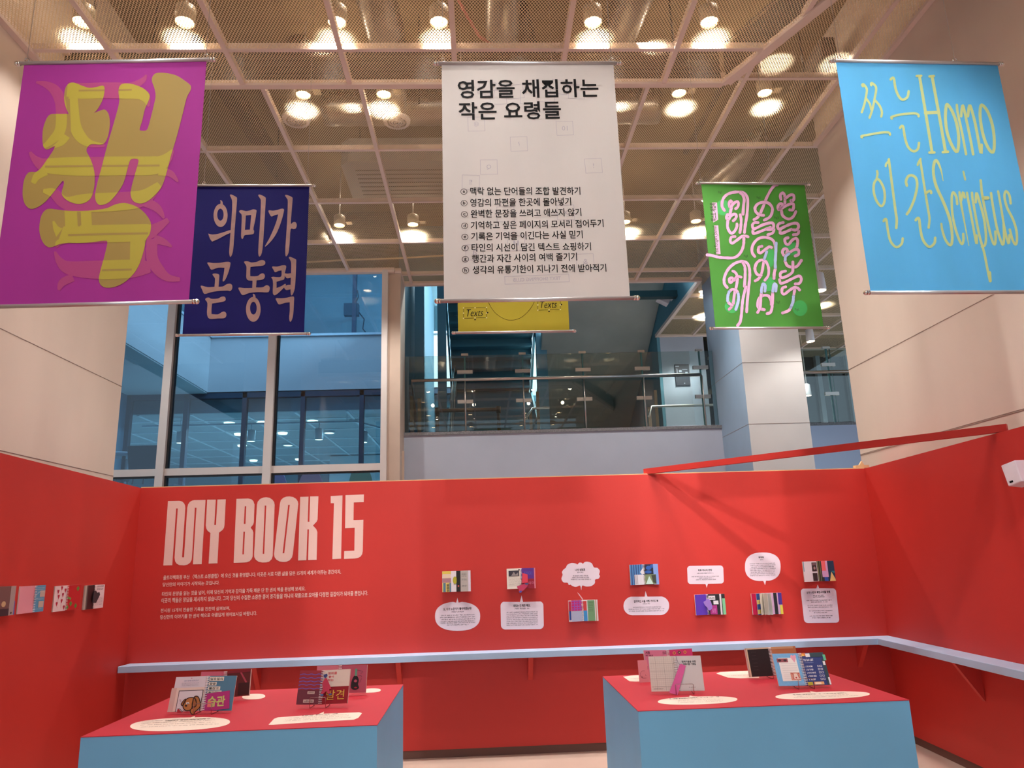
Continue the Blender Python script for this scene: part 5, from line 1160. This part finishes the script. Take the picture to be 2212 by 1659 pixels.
r_, L, R_ = wall_book('open notebook with a pink checked page and green card on the red wall', WB, 1259.7, 1296, 1341.7, 1228, 1290.6, (216, 202, 210), (226, 214, 214))
L.r((196, 34, 110), (.2, .5, 1, 1)); L.r((150, 90, 190), *([(.2+.2*k, .5, .25+.2*k, 1) for k in range(1, 4)]+[(.2, .58+.12*k, 1, .61+.12*k) for k in range(4)])); L.r((172, 176, 200), (.2, .0, 1, .48)); L.r((40, 70, 140), (.02, .08, .16, .5)); L.r((190, 40, 70), (.0, .5, .18, .96))
R_.r((200, 60, 60), (.02, .5, .28, .95)); R_.r((60, 140, 200), (.05, 0, .3, .5)); R_.r((112, 152, 108), (.34, 0, .8, .98)); R_.lines((50, 70, 60), .4, .7, (.86, .78, .7, .62, .54, .46), .03, 4); R_.r((190, 150, 120), (.86, 0, .92, 1))
tagshape(r_, WB, lambda p: WB.uv(900+p[0]/4.9156, 1160+p[1]/4.9156), [(1705, 588), (1722, 600), (1768, 660), (1760, 668)], .02, (226, 190, 200), 'paper_tag')
r_, L, R_ = wall_book('open notebook with blue striped page and black blue pattern on the red wall', WB, 1392.7, 1219, 1263, 1360, 1421, (86, 140, 196), (30, 32, 60))
L.r((52, 84, 140), *[(.08+.17*k, 0, .15+.17*k, 1) for k in range(6)]); L.r((226, 222, 230), (.3, 0, 1, .5)); L.r((150, 140, 150), *[(.32+.06*k, .02, .345+.06*k, .48) for k in range(4)]); L.p((226, 224, 228), [(.72, .62), (.98, .86), (1, .55), (.85, .5)])
R_.p((40, 90, 170), ellipse(.35, .82, .2, .1, 14), ellipse(.6, .9, .16, .08, 14), ellipse(.3, .62, .24, .08, 14)); R_.r((130, 160, 222), (.66, 0, 1, 1)); R_.r((120, 134, 96), (0, .02, .82, .5)); R_.p((196, 222, 212), [(.1, .03), (.6, .03), (.35, .42)]); R_.p((60, 64, 52), [(.6, .1), (.82, .05), (.82, .48), (.5, .46)])
r_, L, R_ = wall_book('open notebook with a plain violet page and lilac clip on the red wall', WB, 1530.4, 1283.5, 1328, 1500.6, 1564.6, (92, 56, 176), (26, 24, 28))
R_.r((232, 226, 230), (.08, .72, .46, .92), (.34, .5, .62, .68)); R_.t((50, 44, 50), 'AUAI', .12, .77, .42, .09); R_.r((176, 44, 130), (.12, .02, .52, .46)); R_.t((220, 140, 200), '필름', .22, .1, .44, .2, .0); R_.r((130, 200, 150), (.84, 0, 1, .78)); R_.r((220, 206, 214), (.7, 0, .8, 1)); R_.r((160, 140, 60), (.1, .6, .2, .68))
tagshape(r_, WB, lambda p: WB.uv(1320+p[0]/4.0963, 1160+p[1]/4.0963), smooth([(818, 575), (835, 565), (845, 548), (868, 552), (880, 568), (890, 595), (896, 625), (880, 645), (860, 648), (852, 625), (830, 605)], True, 3), .03, (160, 122, 206), 'lilac_clip', .004)
r_, L, R_ = wall_book('fanned open notebook with plain magenta cover on the red wall', WB, 1652, 1281, 1327, 1622.7, 1687, (190, 20, 70), (204, 160, 196), spir=False)
for k, (f, rgb) in enumerate(((38, (52, 84, 150)), (56, (236, 226, 210)), (74, (236, 226, 210)), (92, (60, 62, 52)), (112, (206, 186, 70)))):
    a_ = math.radians(f); U_ = -WB.U*math.cos(a_)+WB.N*math.sin(a_); O_ = r_.location
    pg = Page(r_, O_, U_, WB.V, .105, L.h, .0016, -1, rgb, 'loose_page')
    if k == 0: pg.r((214, 190, 110), (0, .5, 1, .7), (0, .05, 1, .25))
R_.t((70, 110, 180), '물맑', .12, .52, .42, .12, .0); R_.r((24, 20, 26), (.56, 0, .74, 1)); R_.r((70, 40, 140), (.8, .45, 1, 1)); R_.r((214, 200, 70), (.86, 0, 1, .42)); R_.lines((90, 70, 120), .1, .4, (.86, .8), .03, 5)
r_, L, R_ = wall_book('open notebook with pink card and night picture on the red wall, rightmost', WB, 1768.7, 1212, 1255.7, 1733, 1799.7, (226, 214, 220), (40, 36, 30), spir=False)
L.r((56, 44, 46), (.62, .5, .96, .94), (.62, .02, .96, .42)); L.p((170, 140, 140), ellipse(.8, .66, .07, .08, 12)); L.r((120, 90, 96), (.66, .8, .92, .92)); L.r((110, 150, 170), (0, .5, .06, 1))
R_.r((120, 110, 70), (.02, 0, .08, 1), (.16, 0, .2, 1)); R_.r((206, 150, 190), (.26, .2, .62, 1)); R_.r((236, 96, 100), (.26, .52, .5, 1)); R_.r((26, 44, 74), (.64, .0, 1, 1)); R_.p((226, 178, 110), [(.66, .0), (.8, .46), (.99, .1), (1, 0)]); R_.r((40, 70, 150), (.36, 0, .58, .2)); R_.p((40, 110, 120), [(.8, .5), (1, .5), (1, .4), (.9, .4)])
# left wall
r_, L, R_ = wall_book('open notebook with brown photo and grey margin, cut by the left picture edge', WL, -12, 1268, 1333, -50, 27.5, (150, 140, 136), (120, 86, 84), spir=False, a=(1, 3))
R_.r((166, 150, 148), (.72, 0, 1, 1)); R_.p((206, 170, 130), ellipse(.4, .4, .12, .1, 14)); R_.r((56, 40, 50), (0, 0, .72, .24)); R_.p((60, 50, 54), ellipse(.86, .08, .05, .04, 10))
tagshape(r_, WL, lambda p: WL.uv(p[0]/8.848, 1240+p[1]/8.848), [(225, 505), (285, 510), (262, 775), (205, 775)], .02, (42, 92, 196), 'blue_card')
r_, L, R_ = wall_book('open notebook with plain pink page and light blue page on the left red wall', WL, 70.6, 1265.5, 1323, 44, 93.8, (228, 152, 168), (84, 156, 196), t=(.016, .01), a=(-3, 3))
R_.r((196, 180, 170), (.5, .56, .98, .8), (.45, .16, .93, .4)); R_.lines((196, 214, 220), .1, .9, (.9, .84, .74, .5, .46, .1), .025, 8); R_.k((200, 216, 220), [(.05, .62), (.3, .7), (.5, .78)], .003)
r_, L, R_ = wall_book('open notebook with red hearts page and red page with green clovers on the left wall', WL, 140.7, 1265, 1319, 119.5, 169.5, (236, 214, 218), (196, 24, 36), t=(.014, .01), a=(-3, 3))
def heart(x, y, s_): return [(x, y-s_*1.5), (x-s_, y), (x-s_*.9, y+s_*.5), (x-s_*.4, y+s_*.75), (x, y+s_*.4), (x+s_*.5, y+s_*.75), (x+s_*.9, y+s_*.4), (x+s_*.8, y-.1*s_)]
L.p((180, 24, 60), *[heart(x, y, .085) for x, y in ((.55, .93), (.28, .8), (.85, .83), (.68, .66), (.35, .6), (.62, .42), (.25, .32), (.85, .16))]); L.spray((190, 120, 130), [[(.55, .83), (.5, .6)], [(.35, .5), (.3, .4)], [(.62, .33), (.6, .14)], [(.25, .2), (.35, .14)]], .0016)
def clover(x, y, s_): return [ellipse(x-s_*.6, y, s_*.7, s_*.6, 10), ellipse(x+s_*.6, y, s_*.7, s_*.6, 10), ellipse(x, y+s_*.6, s_*.6, s_*.7, 10), ellipse(x, y-s_*.6, s_*.6, s_*.7, 10)]
R_.p((104, 150, 62), *(clover(.78, .85, .08)+clover(.34, .26, .08)+clover(.72, .15, .08)+clover(.1, .12, .08))); tagshape(r_, WL, lambda p: WL.uv(p[0]/8.848, 1240+p[1]/8.848), [(1290, 425), (1310, 435), (1358, 455), (1345, 498), (1320, 480), (1285, 465)], .022, (104, 150, 72), 'green_tag')
r_, L, R_ = wall_book('open notebook with a black page and black cat shaped tag on the left wall', WL, 201, 1264, 1315, 184, 222, (58, 22, 28), (238, 216, 220), t=(.016, .01), a=(-3, 3))
L.r((190, 180, 172), (0, 0, .2, 1)); L.r((110, 104, 98), (.22, 0, .3, 1)); R_.lines((90, 60, 70), .2, .85, (.9, .78), .06, 3); R_.lines((90, 80, 90), .12, .85, (.44, .39, .34, .29, .24, .19, .14), .02, 4)
tagshape(r_, WL, lambda p: WL.uv(p[0]/8.848, 1240+p[1]/8.848), [(1795, 330), (1830, 318), (1855, 360), (1895, 345), (1905, 395), (1870, 470), (1830, 550), (1765, 545), (1775, 440)], .024, (48, 50, 58), 'black_cat_tag', .003)

# --- notebooks standing on the plinths, each on a small wire stand
WIRE = mat('wire_chrome', (170, 150, 150), .25, 1.)
def table_book(label, sb, lbp, rbp, hpx_top, tilt, lrgb, rrgb, t=(.008, .008), stand='', spir=True, loop=(-.03, .045), scale=1., wl=None, wr=None, vis=True):
    """sb/lbp/rbp: picture points of the lower spine, left and right bottom corners on the plinth top"""
    O = onZ(sb[0], sb[1], PT); A = onZ(lbp[0], lbp[1], PT); B = onZ(rbp[0], rbp[1], PT)
    O.z += .016
    ax = (B-A); ax.z = 0; ax.normalize(); back = Vector((-ax.y, ax.x, 0)); tl = math.radians(tilt)
    V = Vector((0, 0, math.cos(tl)))+back*math.sin(tl)
    # height from the picture position of the spine top
    best = min((abs((co_project(O+V*h))[1]-hpx_top), h) for h in [x*.001 for x in range(100, 330)])[1]
    root = empty('spiral_notebook', O, label, 'notebook', 'open notebooks standing on the plinths')
    UL = A-O; UL.z = 0; UR = B-O; UR.z = 0
    N0 = ax.cross(V)
    # keep each page edge square to the leaning spine
    UL = (UL-V*UL.dot(V)); UR = (UR-V*UR.dot(V))
    L = Page(root, O, UL, V, (wl or UL.length), best, t[0], -1, lrgb, 'left_page'); R_ = Page(root, O, UR, V, (wr or UR.length), best, t[1], 1, rrgb, 'right_page')
    if spir: spiral(root, O+N0*.002, V, N0, best, 20, .0085)
    if stand:
        e = empty('wire_book_stand', Vector((O.x, O.y, PT)), stand, 'book stand', 'wire stands on the plinths')
        f = -back; q = MB(); g0, g1 = loop
        b0 = Vector((O.x, O.y, PT+.003))+f*.014
        P = lambda s, u, z, k=0: b0+ax*u+f*k+Vector((0, 0, z))
        q.tube([P(0, g0, 0, -.075), P(0, g0, 0, .006), P(0, g0, .0035, .010), P(0, g0, .046, .010), P(0, g0+.004, .05, .010), P(0, g1-.004, .05, .010), P(0, g1, .046, .010), P(0, g1, .0035, .010), P(0, g1, 0, .006), P(0, g1, 0, -.075)], .0016, 6)
        child(q, 'front_loop', WIRE, e)
        q = MB(); bk = b0-f*.045+V*.02
        q.tube([P(0, g0, 0, -.06), P(0, g0, 0, -.06)+V*.15, P(0, g1, 0, -.06)+V*.15, P(0, g1, 0, -.06)], .0016, 6); child(q, 'back_rest', WIRE, e)
    return root, L, R_, O, V, N0, best
def co_project(P):
    v = Vector(P)-Vector((0, 0, EYE)); z = v.dot(_f); return CX+FPX*v.dot(_rt)/z, CY-FPX*v.dot(_up)/z
# dog card notebook
root, L, R_, O, V, N0, H = table_book('open spiral notebook with a cartoon dog card and blue cover on the left plinth', (437, 1543), (366, 1543), (500, 1540), 1460, 16, (226, 214, 222), (78, 124, 152), stand='thin wire stand holding the dog card notebook', loop=(-.035, .055))
L.r((234, 208, 198), (-.06, .0, .96, .68), d=.002, name='folded_card'); L.r((216, 182, 174), (-.06, 0, .1, .68), d=.0021, name='card_flap')
L.r((60, 46, 56), (.18, .0, .93, .6), d=.0024); L.r((226, 214, 220), (.2, .0, .91, .58), d=.0026); D_ = .003
def dogp(rgb, *polys, name='dog_drawing', d=.003, sm=True):
    q = MB()
    for po in polys: fill(q, L.pl, [[L.pl.uv(350+x/10.533, 1440+y/10.533) for x, y in (smooth(po, True, 4) if sm else po)]], d)
    return L.put(q, name, cmx(rgb))
def dogl(lists, wd=.0044, d=.0066, closed=False):
    q = MB()
    for po in lists: stroke(q, L.pl, [L.pl.uv(350+x/10.533, 1440+y/10.533) for x, y in po], wd, d, closed=closed)
    return L.put(q, 'dog_outline', cmx((52, 30, 26)))
HEAD = [(560,760),(610,722),(680,706),(740,712),(785,750),(800,830),(785,905),(740,925),(700,955),(640,1000),(570,1005),(512,962),(495,905),(505,850),(530,800)]
BODY = [(700,930),(740,720),(790,677),(840,692),(870,750),(893,850),(880,920),(820,990),(765,1035),(745,1085),(690,1080),(660,1010)]
EARR = [(742,712),(772,735),(800,830),(790,900),(748,925),(705,890),(715,800)]; EARL = [(548,745),(566,762),(530,830),(490,893),(455,862),(490,800)]
dogp((186, 120, 66), BODY, d=.0068); dogp((192, 126, 70), HEAD, d=.0072); dogp((168, 104, 56), EARR, EARL, name='dog_ears', d=.0076)
dogl([BODY, HEAD, EARR, EARL], closed=True, d=.0079)
dogp((245, 238, 238), ellipse(588, 838, 20, 24, 14), ellipse(622, 836, 18, 22, 14), name='dog_eyes', d=.0083, sm=False); dogp((24, 18, 22), ellipse(568, 895, 27, 21, 16), ellipse(592, 848, 10, 12, 10), ellipse(616, 848, 10, 12, 10), name='dog_nose', d=.0086, sm=False)
dogp((178, 44, 56), [(362, 1060), (365, 985), (400, 965), (470, 1050), (450, 1060)], [(480, 1055), (560, 1035), (655, 1045), (650, 1065)], name='book_drawing', d=.0083, sm=False); dogl([[(430, 750), (438, 800)], [(430, 832), (432, 836)], [(370, 970), (410, 962), (445, 985), (480, 1030), (470, 1055)], [(520, 1000), (490, 1025)], [(560, 1003), (610, 1000)]], .002, .0088)
L.lines((130, 130, 170), .28, .72, (.86,), .035, 1); L.lines((150, 140, 160), .22, .74, (.8, .765, .73), .018, 2); L.p((190, 40, 60), ellipse(.5, .95, .014, .014, 8))
R_.r((232, 220, 206), (.06, .85, .56, .97), (.06, .72, .33, .82), (.06, .59, .48, .69), (.06, .5, .55, .57))
R_.t((50, 40, 46), '일요일의', .08, .87, .52, .08); R_.t((50, 40, 46), '끝을', .09, .735, .3, .07); R_.t((50, 40, 46), '붙잡고', .09, .605, .43, .07); R_.t((50, 40, 46), '늘어지는', .09, .505, .5, .05)
R_.p((176, 32, 116), [(.0, .0), (.0, .48), (.84, .57), (.92, .06), (.3, .0)], name='magenta_card', d=.002); R_.t((196, 196, 110), '습관', .14, .1, .74, .3, .03, d=.0022, rise=.03); R_.r((234, 120, 110), (.14, .1, .26, .26), d=.0025)
# maroon notebook
root, L, R_, O, V, N0, H = table_book('open spiral notebook with maroon wavy cover and yellow lettering on the left plinth', (691, 1529), (639, 1532), (750, 1529), 1448, 18, (110, 34, 52), (150, 14, 34), stand='thin wire stand holding the maroon notebook', loop=(-.045, .035))
L.r((150, 26, 46), (0, .42, 1, 1)); 
L.spray((110, 84, 176), [[(.02+.16*k, y+(.012 if k % 2 else -.012)) for k in range(7)] for y in (.46, .57, .67, .77, .88)], .0035); L.r((214, 180, 170), (.42, .3, .72, .38), (.28, .05, .72, .14), name='white_label'); L.t((50, 30, 40), '혼자라면', .46, .32, .68, .045); L.t((50, 30, 40), '노래하는마음', .32, .07, .68, .05)
R_.r((226, 208, 196), (.0, .5, 1, 1)); R_.t((206, 60, 72), '영화를', .18, .86, .52, .08); R_.t((206, 60, 72), '좋아', .22, .76, .42, .07); R_.t((206, 60, 72), '하는', .2, .66, .42, .07); R_.t((226, 186, 76), '발견', .2, .12, .86, .28, .0)
tp = Pl(O, R_.pl.U, V)
def fig(pts, rgb, nm, d): 
    q = MB(); q.prism([tp.pt(*tp.uv(620+x/10.0545, 1430+y/10.0545), d) for x, y in pts], tp.N*.0015); child(q, nm, cmx(rgb), root)
fig([(850, 360), (890, 365), (940, 480), (985, 590), (940, 600), (960, 690), (915, 700), (880, 640), (800, 710), (755, 690), (800, 610), (790, 470)], (196, 56, 86), 'bookmark_figure', .014); fig([(820, 290), (900, 265), (905, 310), (870, 360), (825, 345)], (60, 72, 130), 'bookmark_head', .0155); fig([(745, 715), (810, 710), (825, 735), (770, 755)], (70, 100, 160), 'bookmark_shoe', .0155); fig([(930, 715), (990, 690), (1005, 710), (950, 735)], (70, 100, 160), 'bookmark_shoe', .0155)
# squared paper notebook
root, L, R_, O, V, N0, H = table_book('open spiral notebook with squared paper page and grey cover on the right plinth', (1466, 1500), (1408, 1501), (1523, 1499), 1417, 16, (222, 208, 198), (214, 206, 206), stand='thin wire stand holding the squared paper notebook', loop=(-.015, .075))
L.spray((196, 180, 172), [[(x, .02), (x-.0, .98)] for x in [.08*k for k in range(1, 12)]]+[[(.02, y), (.98, y)] for y in [.06*k for k in range(1, 16)]], .0006); L.spray((160, 140, 136), [[(x, .02), (x, .98)] for x in (.24, .56, .88)]+[[(.02, y), (.98, y)] for y in (.13, .35, .57, .79)], .001); L.lines((60, 50, 50), .1, .45, (.06,), .02, 1)
R_.t((50, 46, 50), '멘헤라들을 위한', .25, .8, .8, .06); R_.t((50, 46, 50), '생체리듬 기록첩', .28, .73, .78, .06); R_.lines((60, 50, 54), .42, .66, (.09,), .02, 2)
tp = Pl(O, R_.pl.U, V)
q = MB(); q.prism([tp.pt(*tp.uv(1330+x/9.2167, 1390+y/9.2167), .013) for x, y in ((1270, 425), (1300, 415), (1345, 432), (1390, 455), (1240, 985), (1225, 1035), (1150, 1015), (1060, 985))], tp.N*.0015); child(q, 'pink_ribbon_tag', cmx((224, 92, 160)), root)
q = MB(); q.tube([tp.pt(*tp.uv(1330+x/9.2167, 1390+y/9.2167), .015) for x, y in ((1190, 260), (1215, 330), (1240, 400), (1275, 430))], .0009, 5); child(q, 'tag_string', cmx((90, 90, 120)), root)
# to do list notebook
root, L, R_, O, V, N0, H = table_book('open spiral notebook with blue checked page and navy to do list on the right plinth', (1744, 1488), (1684, 1490), (1797, 1487), 1411, 24, (112, 176, 222), (26, 44, 116), stand='thin wire stand holding the to do list notebook', loop=(-.05, .03))
L.spray((160, 200, 230), [[(x, .01), (x, .99)] for x in [.045*k for k in range(1, 22)]], .0008); L.r((240, 230, 226), (.18, .14, .84, .86)); L.r((150, 70, 80), (.12, .72, .52, .84)); L.p((60, 20, 30), ellipse(.22, .78, .06, .035, 12), ellipse(.42, .78, .06, .035, 12)); L.p((232, 160, 180), [(x, y) for x, y in heart(.75, .87, .11)]); L.spray((190, 186, 186), [[(.25, y), (.8, y)] for y in (.68, .61, .54, .47, .4, .33, .27, .21)], .0012); L.r((214, 140, 120), (.5, .17, .84, .4)); L.p((236, 210, 196), ellipse(.68, .28, .1, .09, 16)); L.p((196, 50, 50), ellipse(.68, .24, .03, .025, 10)); L.spray((170, 60, 50), [[(.53, .38), (.6, .33), (.58, .2)], [(.8, .38), (.76, .32), (.8, .2)]], .003); L.r((130, 180, 220), (.68, .0, .98, .1))
R_.r((214, 110, 50), (.0, .9, .24, 1)); R_.p((240, 190, 80), ellipse(.12, .93, .07, .03, 10)); R_.r((226, 222, 226), (.24, .87, .42, .98)); R_.r((24, 50, 64), (.42, .86, 1, 1), (.86, .0, 1, .8))
R_.t((230, 226, 236), 'TO DO LIST', .1, .74, .52, .07, .03); R_.lines((170, 176, 220), .12, .5, (.68,), .015, 1)
for k, t_ in enumerate(('1. GO HOME', '2. GO TO BED', '3. WATCH MOVIE', '4. DRINK BEER', '5. SLEEP')): R_.t((230, 226, 236), t_, .12+.005*k, .55-.1*k, .42+.07*(k in (2, 3)), .05, .02)
q = MB(); R_.n += 1
for k in range(5):
    for x in (.62, .73):
        y = .55-.1*k; c = [(x, y), (x+.08, y), (x+.08, y+.055), (x, y+.055)]; i_ = [(x+.012, y+.008), (x+.068, y+.008), (x+.068, y+.047), (x+.012, y+.047)]
        fill(q, R_.pl, [[(a*R_.w, b*R_.h) for a, b in c], [(a*R_.w, b*R_.h) for a, b in i_]], .0008+.0002*R_.n)
R_.put(q, 'tick_boxes', cmx((230, 226, 236))); R_.r((232, 170, 110), (.3, .01, .72, .1)); R_.r((240, 214, 190), (.36, .02, .6, .08)); R_.r((190, 176, 40), (.05, .0, .26, .1)); R_.r((226, 224, 228), (.93, .0, 1, .22), (.88, .6, .97, .72)); R_.r((90, 180, 140), (.94, .74, 1.05, .92), name='green_index_tab')
# books behind the front ones, seen partly
root, L, R_, O, V, N0, H = table_book('dark red notebook standing open behind the dog card notebook, seen from its back', (482, 1514), (428, 1520), (537, 1513), 1450, 14, (200, 96, 120), (96, 34, 34), t=(.012, .012))
R_.r((60, 24, 26), (.55, .05, .98, .5)); R_.p((176, 70, 88), [(.55, .95), (.62, .95), (.9, .5), (.82, .5)]); R_.r((130, 30, 44), (.0, .9, 1, 1))
root, L, R_, O, V, N0, H = table_book('pink notebook with black ink figure standing behind the maroon notebook', (731, 1504), (680, 1505), (790, 1502), 1437, 12, (204, 118, 134), (178, 82, 104), t=(.014, .014))
R_.p((24, 16, 22), smooth([(.48, .5), (.56, .62), (.66, .58), (.72, .44), (.7, .3), (.74, .16), (.6, .1), (.46, .16), (.44, .32)], True, 4)); R_.p((178, 82, 104), ellipse(.6, .42, .06, .05, 12)); R_.p((150, 30, 50), ellipse(.62, .18, .06, .03, 10)); R_.spray((110, 60, 76), [[(.62, .82), (.7, .8), (.84, .76), (.78, .68)], [(.68, .62), (.8, .6), (.82, .56)], [(.82, .5), (.76, .36)]], .0018); R_.r((96, 160, 130), (.56, .6, .64, .86))
root, L, R_, O, V, N0, H = table_book('pink notebook with magenta page and ring prints standing behind the squared paper notebook', (1450, 1469.5), (1398, 1473), (1504, 1468.5), 1404, 14, (212, 120, 150), (196, 20, 96), t=(.01, .01))
L.t((60, 24, 40), '서점', .06, .86, .24, .1); L.lines((60, 24, 40), .06, .38, (.78,), .05, 2); L.lines((90, 40, 60), .78, .96, (.92, .88, .84), .03, 3)
R_.p((226, 150, 60), ellipse(.26, .87, .06, .055, 16), ellipse(.7, .88, .06, .055, 16)); R_.p((150, 20, 70), ellipse(.26, .87, .035, .032, 12), ellipse(.7, .88, .035, .032, 12)); R_.p((60, 24, 40), [(.47, .95), (.55, .88), (.47, .81), (.39, .88)]); R_.p((180, 120, 90), ellipse(.47, .88, .03, .03, 10))
tp = Pl(O, L.pl.U, V)
q = MB(); q.prism([tp.pt(*tp.uv(1330+x/9.2167, 1390+y/9.2167), .003) for x, y in ((428, 340), (612, 332), (690, 790), (470, 790))], tp.N*.002); cd = child(q, 'pink_card', cmx((222, 140, 150)), root)
q = MB(); 
for pts in ([(575, 548), (520, 550), (485, 600), (495, 660), (540, 695), (600, 690)], [(540, 690), (510, 665), (530, 655)], [(585, 620), (590, 640), (600, 645)], [(630, 455), (632, 520)]): stroke(q, tp, [tp.uv(1330+x/9.2167, 1390+y/9.2167) for x, y in pts], .0012, .0056)
child(q, 'ink_drawing', cmx((110, 40, 60)), root)
root, L, R_, O, V, N0, H = table_book('black notebook with tan back page standing behind the to do list notebook', (1674, 1466), (1622, 1469), (1731, 1463), 1398, 12, (30, 16, 20), (176, 108, 70), t=(.02, .014), stand='thin wire stand holding the black notebook', loop=(-.02, .05))
L.r((206, 180, 150), (0, .95, 1, 1), (0, 0, .06, 1)); L.lines((84, 60, 66), .2, .4, (.84, .72, .6, .46, .34, .22), .02, 5); R_.r((196, 150, 110), (0, .92, .9, 1))
tp = Pl(O, L.pl.U, V)
# ------------------------------------------------------------------ services above the mesh ceiling
def duct(a, b, r, label, n=22):
    a, b = Vector(a), Vector(b); L_ = (b-a).length; k = max(6, int(L_/.09)); pts = []; rs = []
    for i in range(k+1):
        pts.append(a+(b-a)*i/k); rs.append(r*(1.03 if i % 2 else 1))
    q = MB(); q.tube(pts, rs, n); return tag(q.build('ventilation_duct', DUCT), label, 'duct', 'ventilation ducts above the mesh')
ZD = HB+.62
def at(px, py, z): return onZ(px, py, z)
p = at(700, 235, ZD+.15); duct((p.x, p.y, ZD+.15), (at(955, 235, ZD).x+2.5, p.y, ZD+.15), .19, 'silver round duct running across above the mesh, behind the white banner')
p = at(590, 60, ZD-.25); duct((p.x-.3, 4.2, ZD-.2), (p.x-.38, 5.25, ZD-.2), .15, 'silver duct above the mesh right of the magenta banner')
p = at(830, 100, ZD-.2); duct((p.x-.1, 4.0, ZD-.15), (p.x+.05, 5.85, ZD-.25), .17, 'silver duct above the mesh between magenta and white banners')
p = at(1075, 60, ZD-.2); duct((p.x, 3.9, ZD-.15), (p.x+.05, 6.1, ZD-.25), .15, 'silver duct above the mesh directly over the white banner')
p = at(1355, 40, ZD-.2); duct((p.x+.2, 3.9, ZD-.15), (p.x-.05, 5.9, ZD-.2), .17, 'silver duct above the mesh right of the white banner')
p = at(1700, 240, ZD); duct((p.x+.9, 4.2, ZD), (p.x-.4, 9.4, ZD), .17, 'long silver duct above the mesh near the light blue banner')
for i, (x0, y0, x1, y1, lab) in enumerate([(430, 95, 625, 400, 'dark steel joist above the mesh, near the magenta banner'), (1560, 185, 1480, 330, 'thin dark cable tray above the mesh, left of the light blue banner'), (1790, 100, 1600, 400, 'dark steel joist above the mesh, left of the light blue banner'), (1120, 20, 1150, 130, 'dark steel joist above the mesh over the white banner')]):
    a = at(x0, y0, HB+.45); b = at(x1, y1, HB+.45); q = MB(); q.bar(a, b, .14 if i != 1 else .05, .2 if i != 1 else .05); tag(q.build('ceiling_joist', BEAM if i != 1 else DARK), lab, 'beam', 'dark steelwork above the mesh')
# air handling unit
a = at(735, 350, HB+.30); b = at(960, 430, HB+.30)
x0, x1, y0, y1 = a.x, a.x+1.75, a.y-.05, at(800, 436, HB+.30).y
e = empty('air_handling_unit', ((x0+x1)/2, (y0+y1)/2, HB+.28), 'boxy grey air conditioning unit above the mesh left of the white banner', 'air conditioner')
ACM = mat('ac_grey', (176, 174, 166), .45)
q = MB(); q.prism([(x0+.1, y0, HB+.28), (x1-.1, y0, HB+.28), (x1, y0+.1, HB+.28), (x1, y1, HB+.28), (x0, y1, HB+.28), (x0, y0+.1, HB+.28)], (0, 0, .3)); child(q, 'casing', ACM, e)
q = MB()
for hx, hy in ((x0+.2, y0+.2), (x1-.2, y0+.2), (x0+.2, y1-.1), (x1-.2, y1-.1)): q.tube([(hx, hy, HB+.57), (hx, hy, 6.91)], .012, 6)
child(q, 'hanger_rods', DARK, e)
q = MB()
for k in range(8): q.box(x0+.15, x1-.15, y0+.2+.1*k, y0+.215+.1*k, HB+.272, HB+.28)
child(q, 'louvres', mat('ac_louvre', (120, 118, 110), .4), e)
# ring shaped air diffusers
for i, (px, py) in enumerate(((640, 262), (857, 265))):
    p = at(px, py, HB+.06)
    e = empty('air_diffuser', p, 'round white air diffuser above the mesh, %s' % ('closer to the magenta banner' if i == 0 else 'closer to the white banner'), 'air vent', 'round diffusers')
    q = MB(); q.lathe((0, 0, 0), [(.10, .0), (.135, .005), (.14, .03), (.10, .035), (.10, 0)], 28); q.build('outer_ring', WHITE, e)
    for k, r in enumerate((.075, .05, .025)):
        q = MB(); q.lathe((0, 0, -.004*k), [(r-.008, .0), (r+.008, .006), (r+.008, .02), (r-.008, .02), (r-.008, 0)], 24); q.build('inner_ring', WHITE, e)
    q = MB(); q.tube([(0, 0, .02), (0, 0, 6.91-p.z)], .1, 20); q.build('neck', DUCT, e)
# threaded hangers and a pink cable
for i, (px, py) in enumerate(((205, 15), (330, 112), (905, 165), (1450, 50), (1735, 140), (600, 330))):
    p = at(px, py, HB+.3); q = MB(); q.tube([(p.x, p.y, HA if p.y < YA else HB), (p.x, p.y, 6.9)], .008, 6); tag(q.build('hanger_rod', DARK), 'thin dark hanger rod above the mesh ceiling', 'rod', 'hanger rods above the mesh')
q = MB(); q.tube([at(985, -10, HA+.2), at(1012, 40, HA+.25), at(1035, 78, HA+.2), at(1060, 95, HA+.3)], .012, 8); tag(q.build('pink_cable', mat('pink_cable', (196, 110, 110), .5)), 'thin pink cable above the mesh over the white banner', 'cable')
q = MB(); q.tube([at(560, 572, HB+.12), at(740, 562, HB+.1), at(860, 558, HB+.12), at(960, 552, HB+.14)], .014, 8); tag(q.build('beige_cable', mat('beige_cable', (214, 186, 140), .5)), 'beige cable lying above the mesh near the glass partition', 'cable')

bpy.data.scenes.remove(TS)
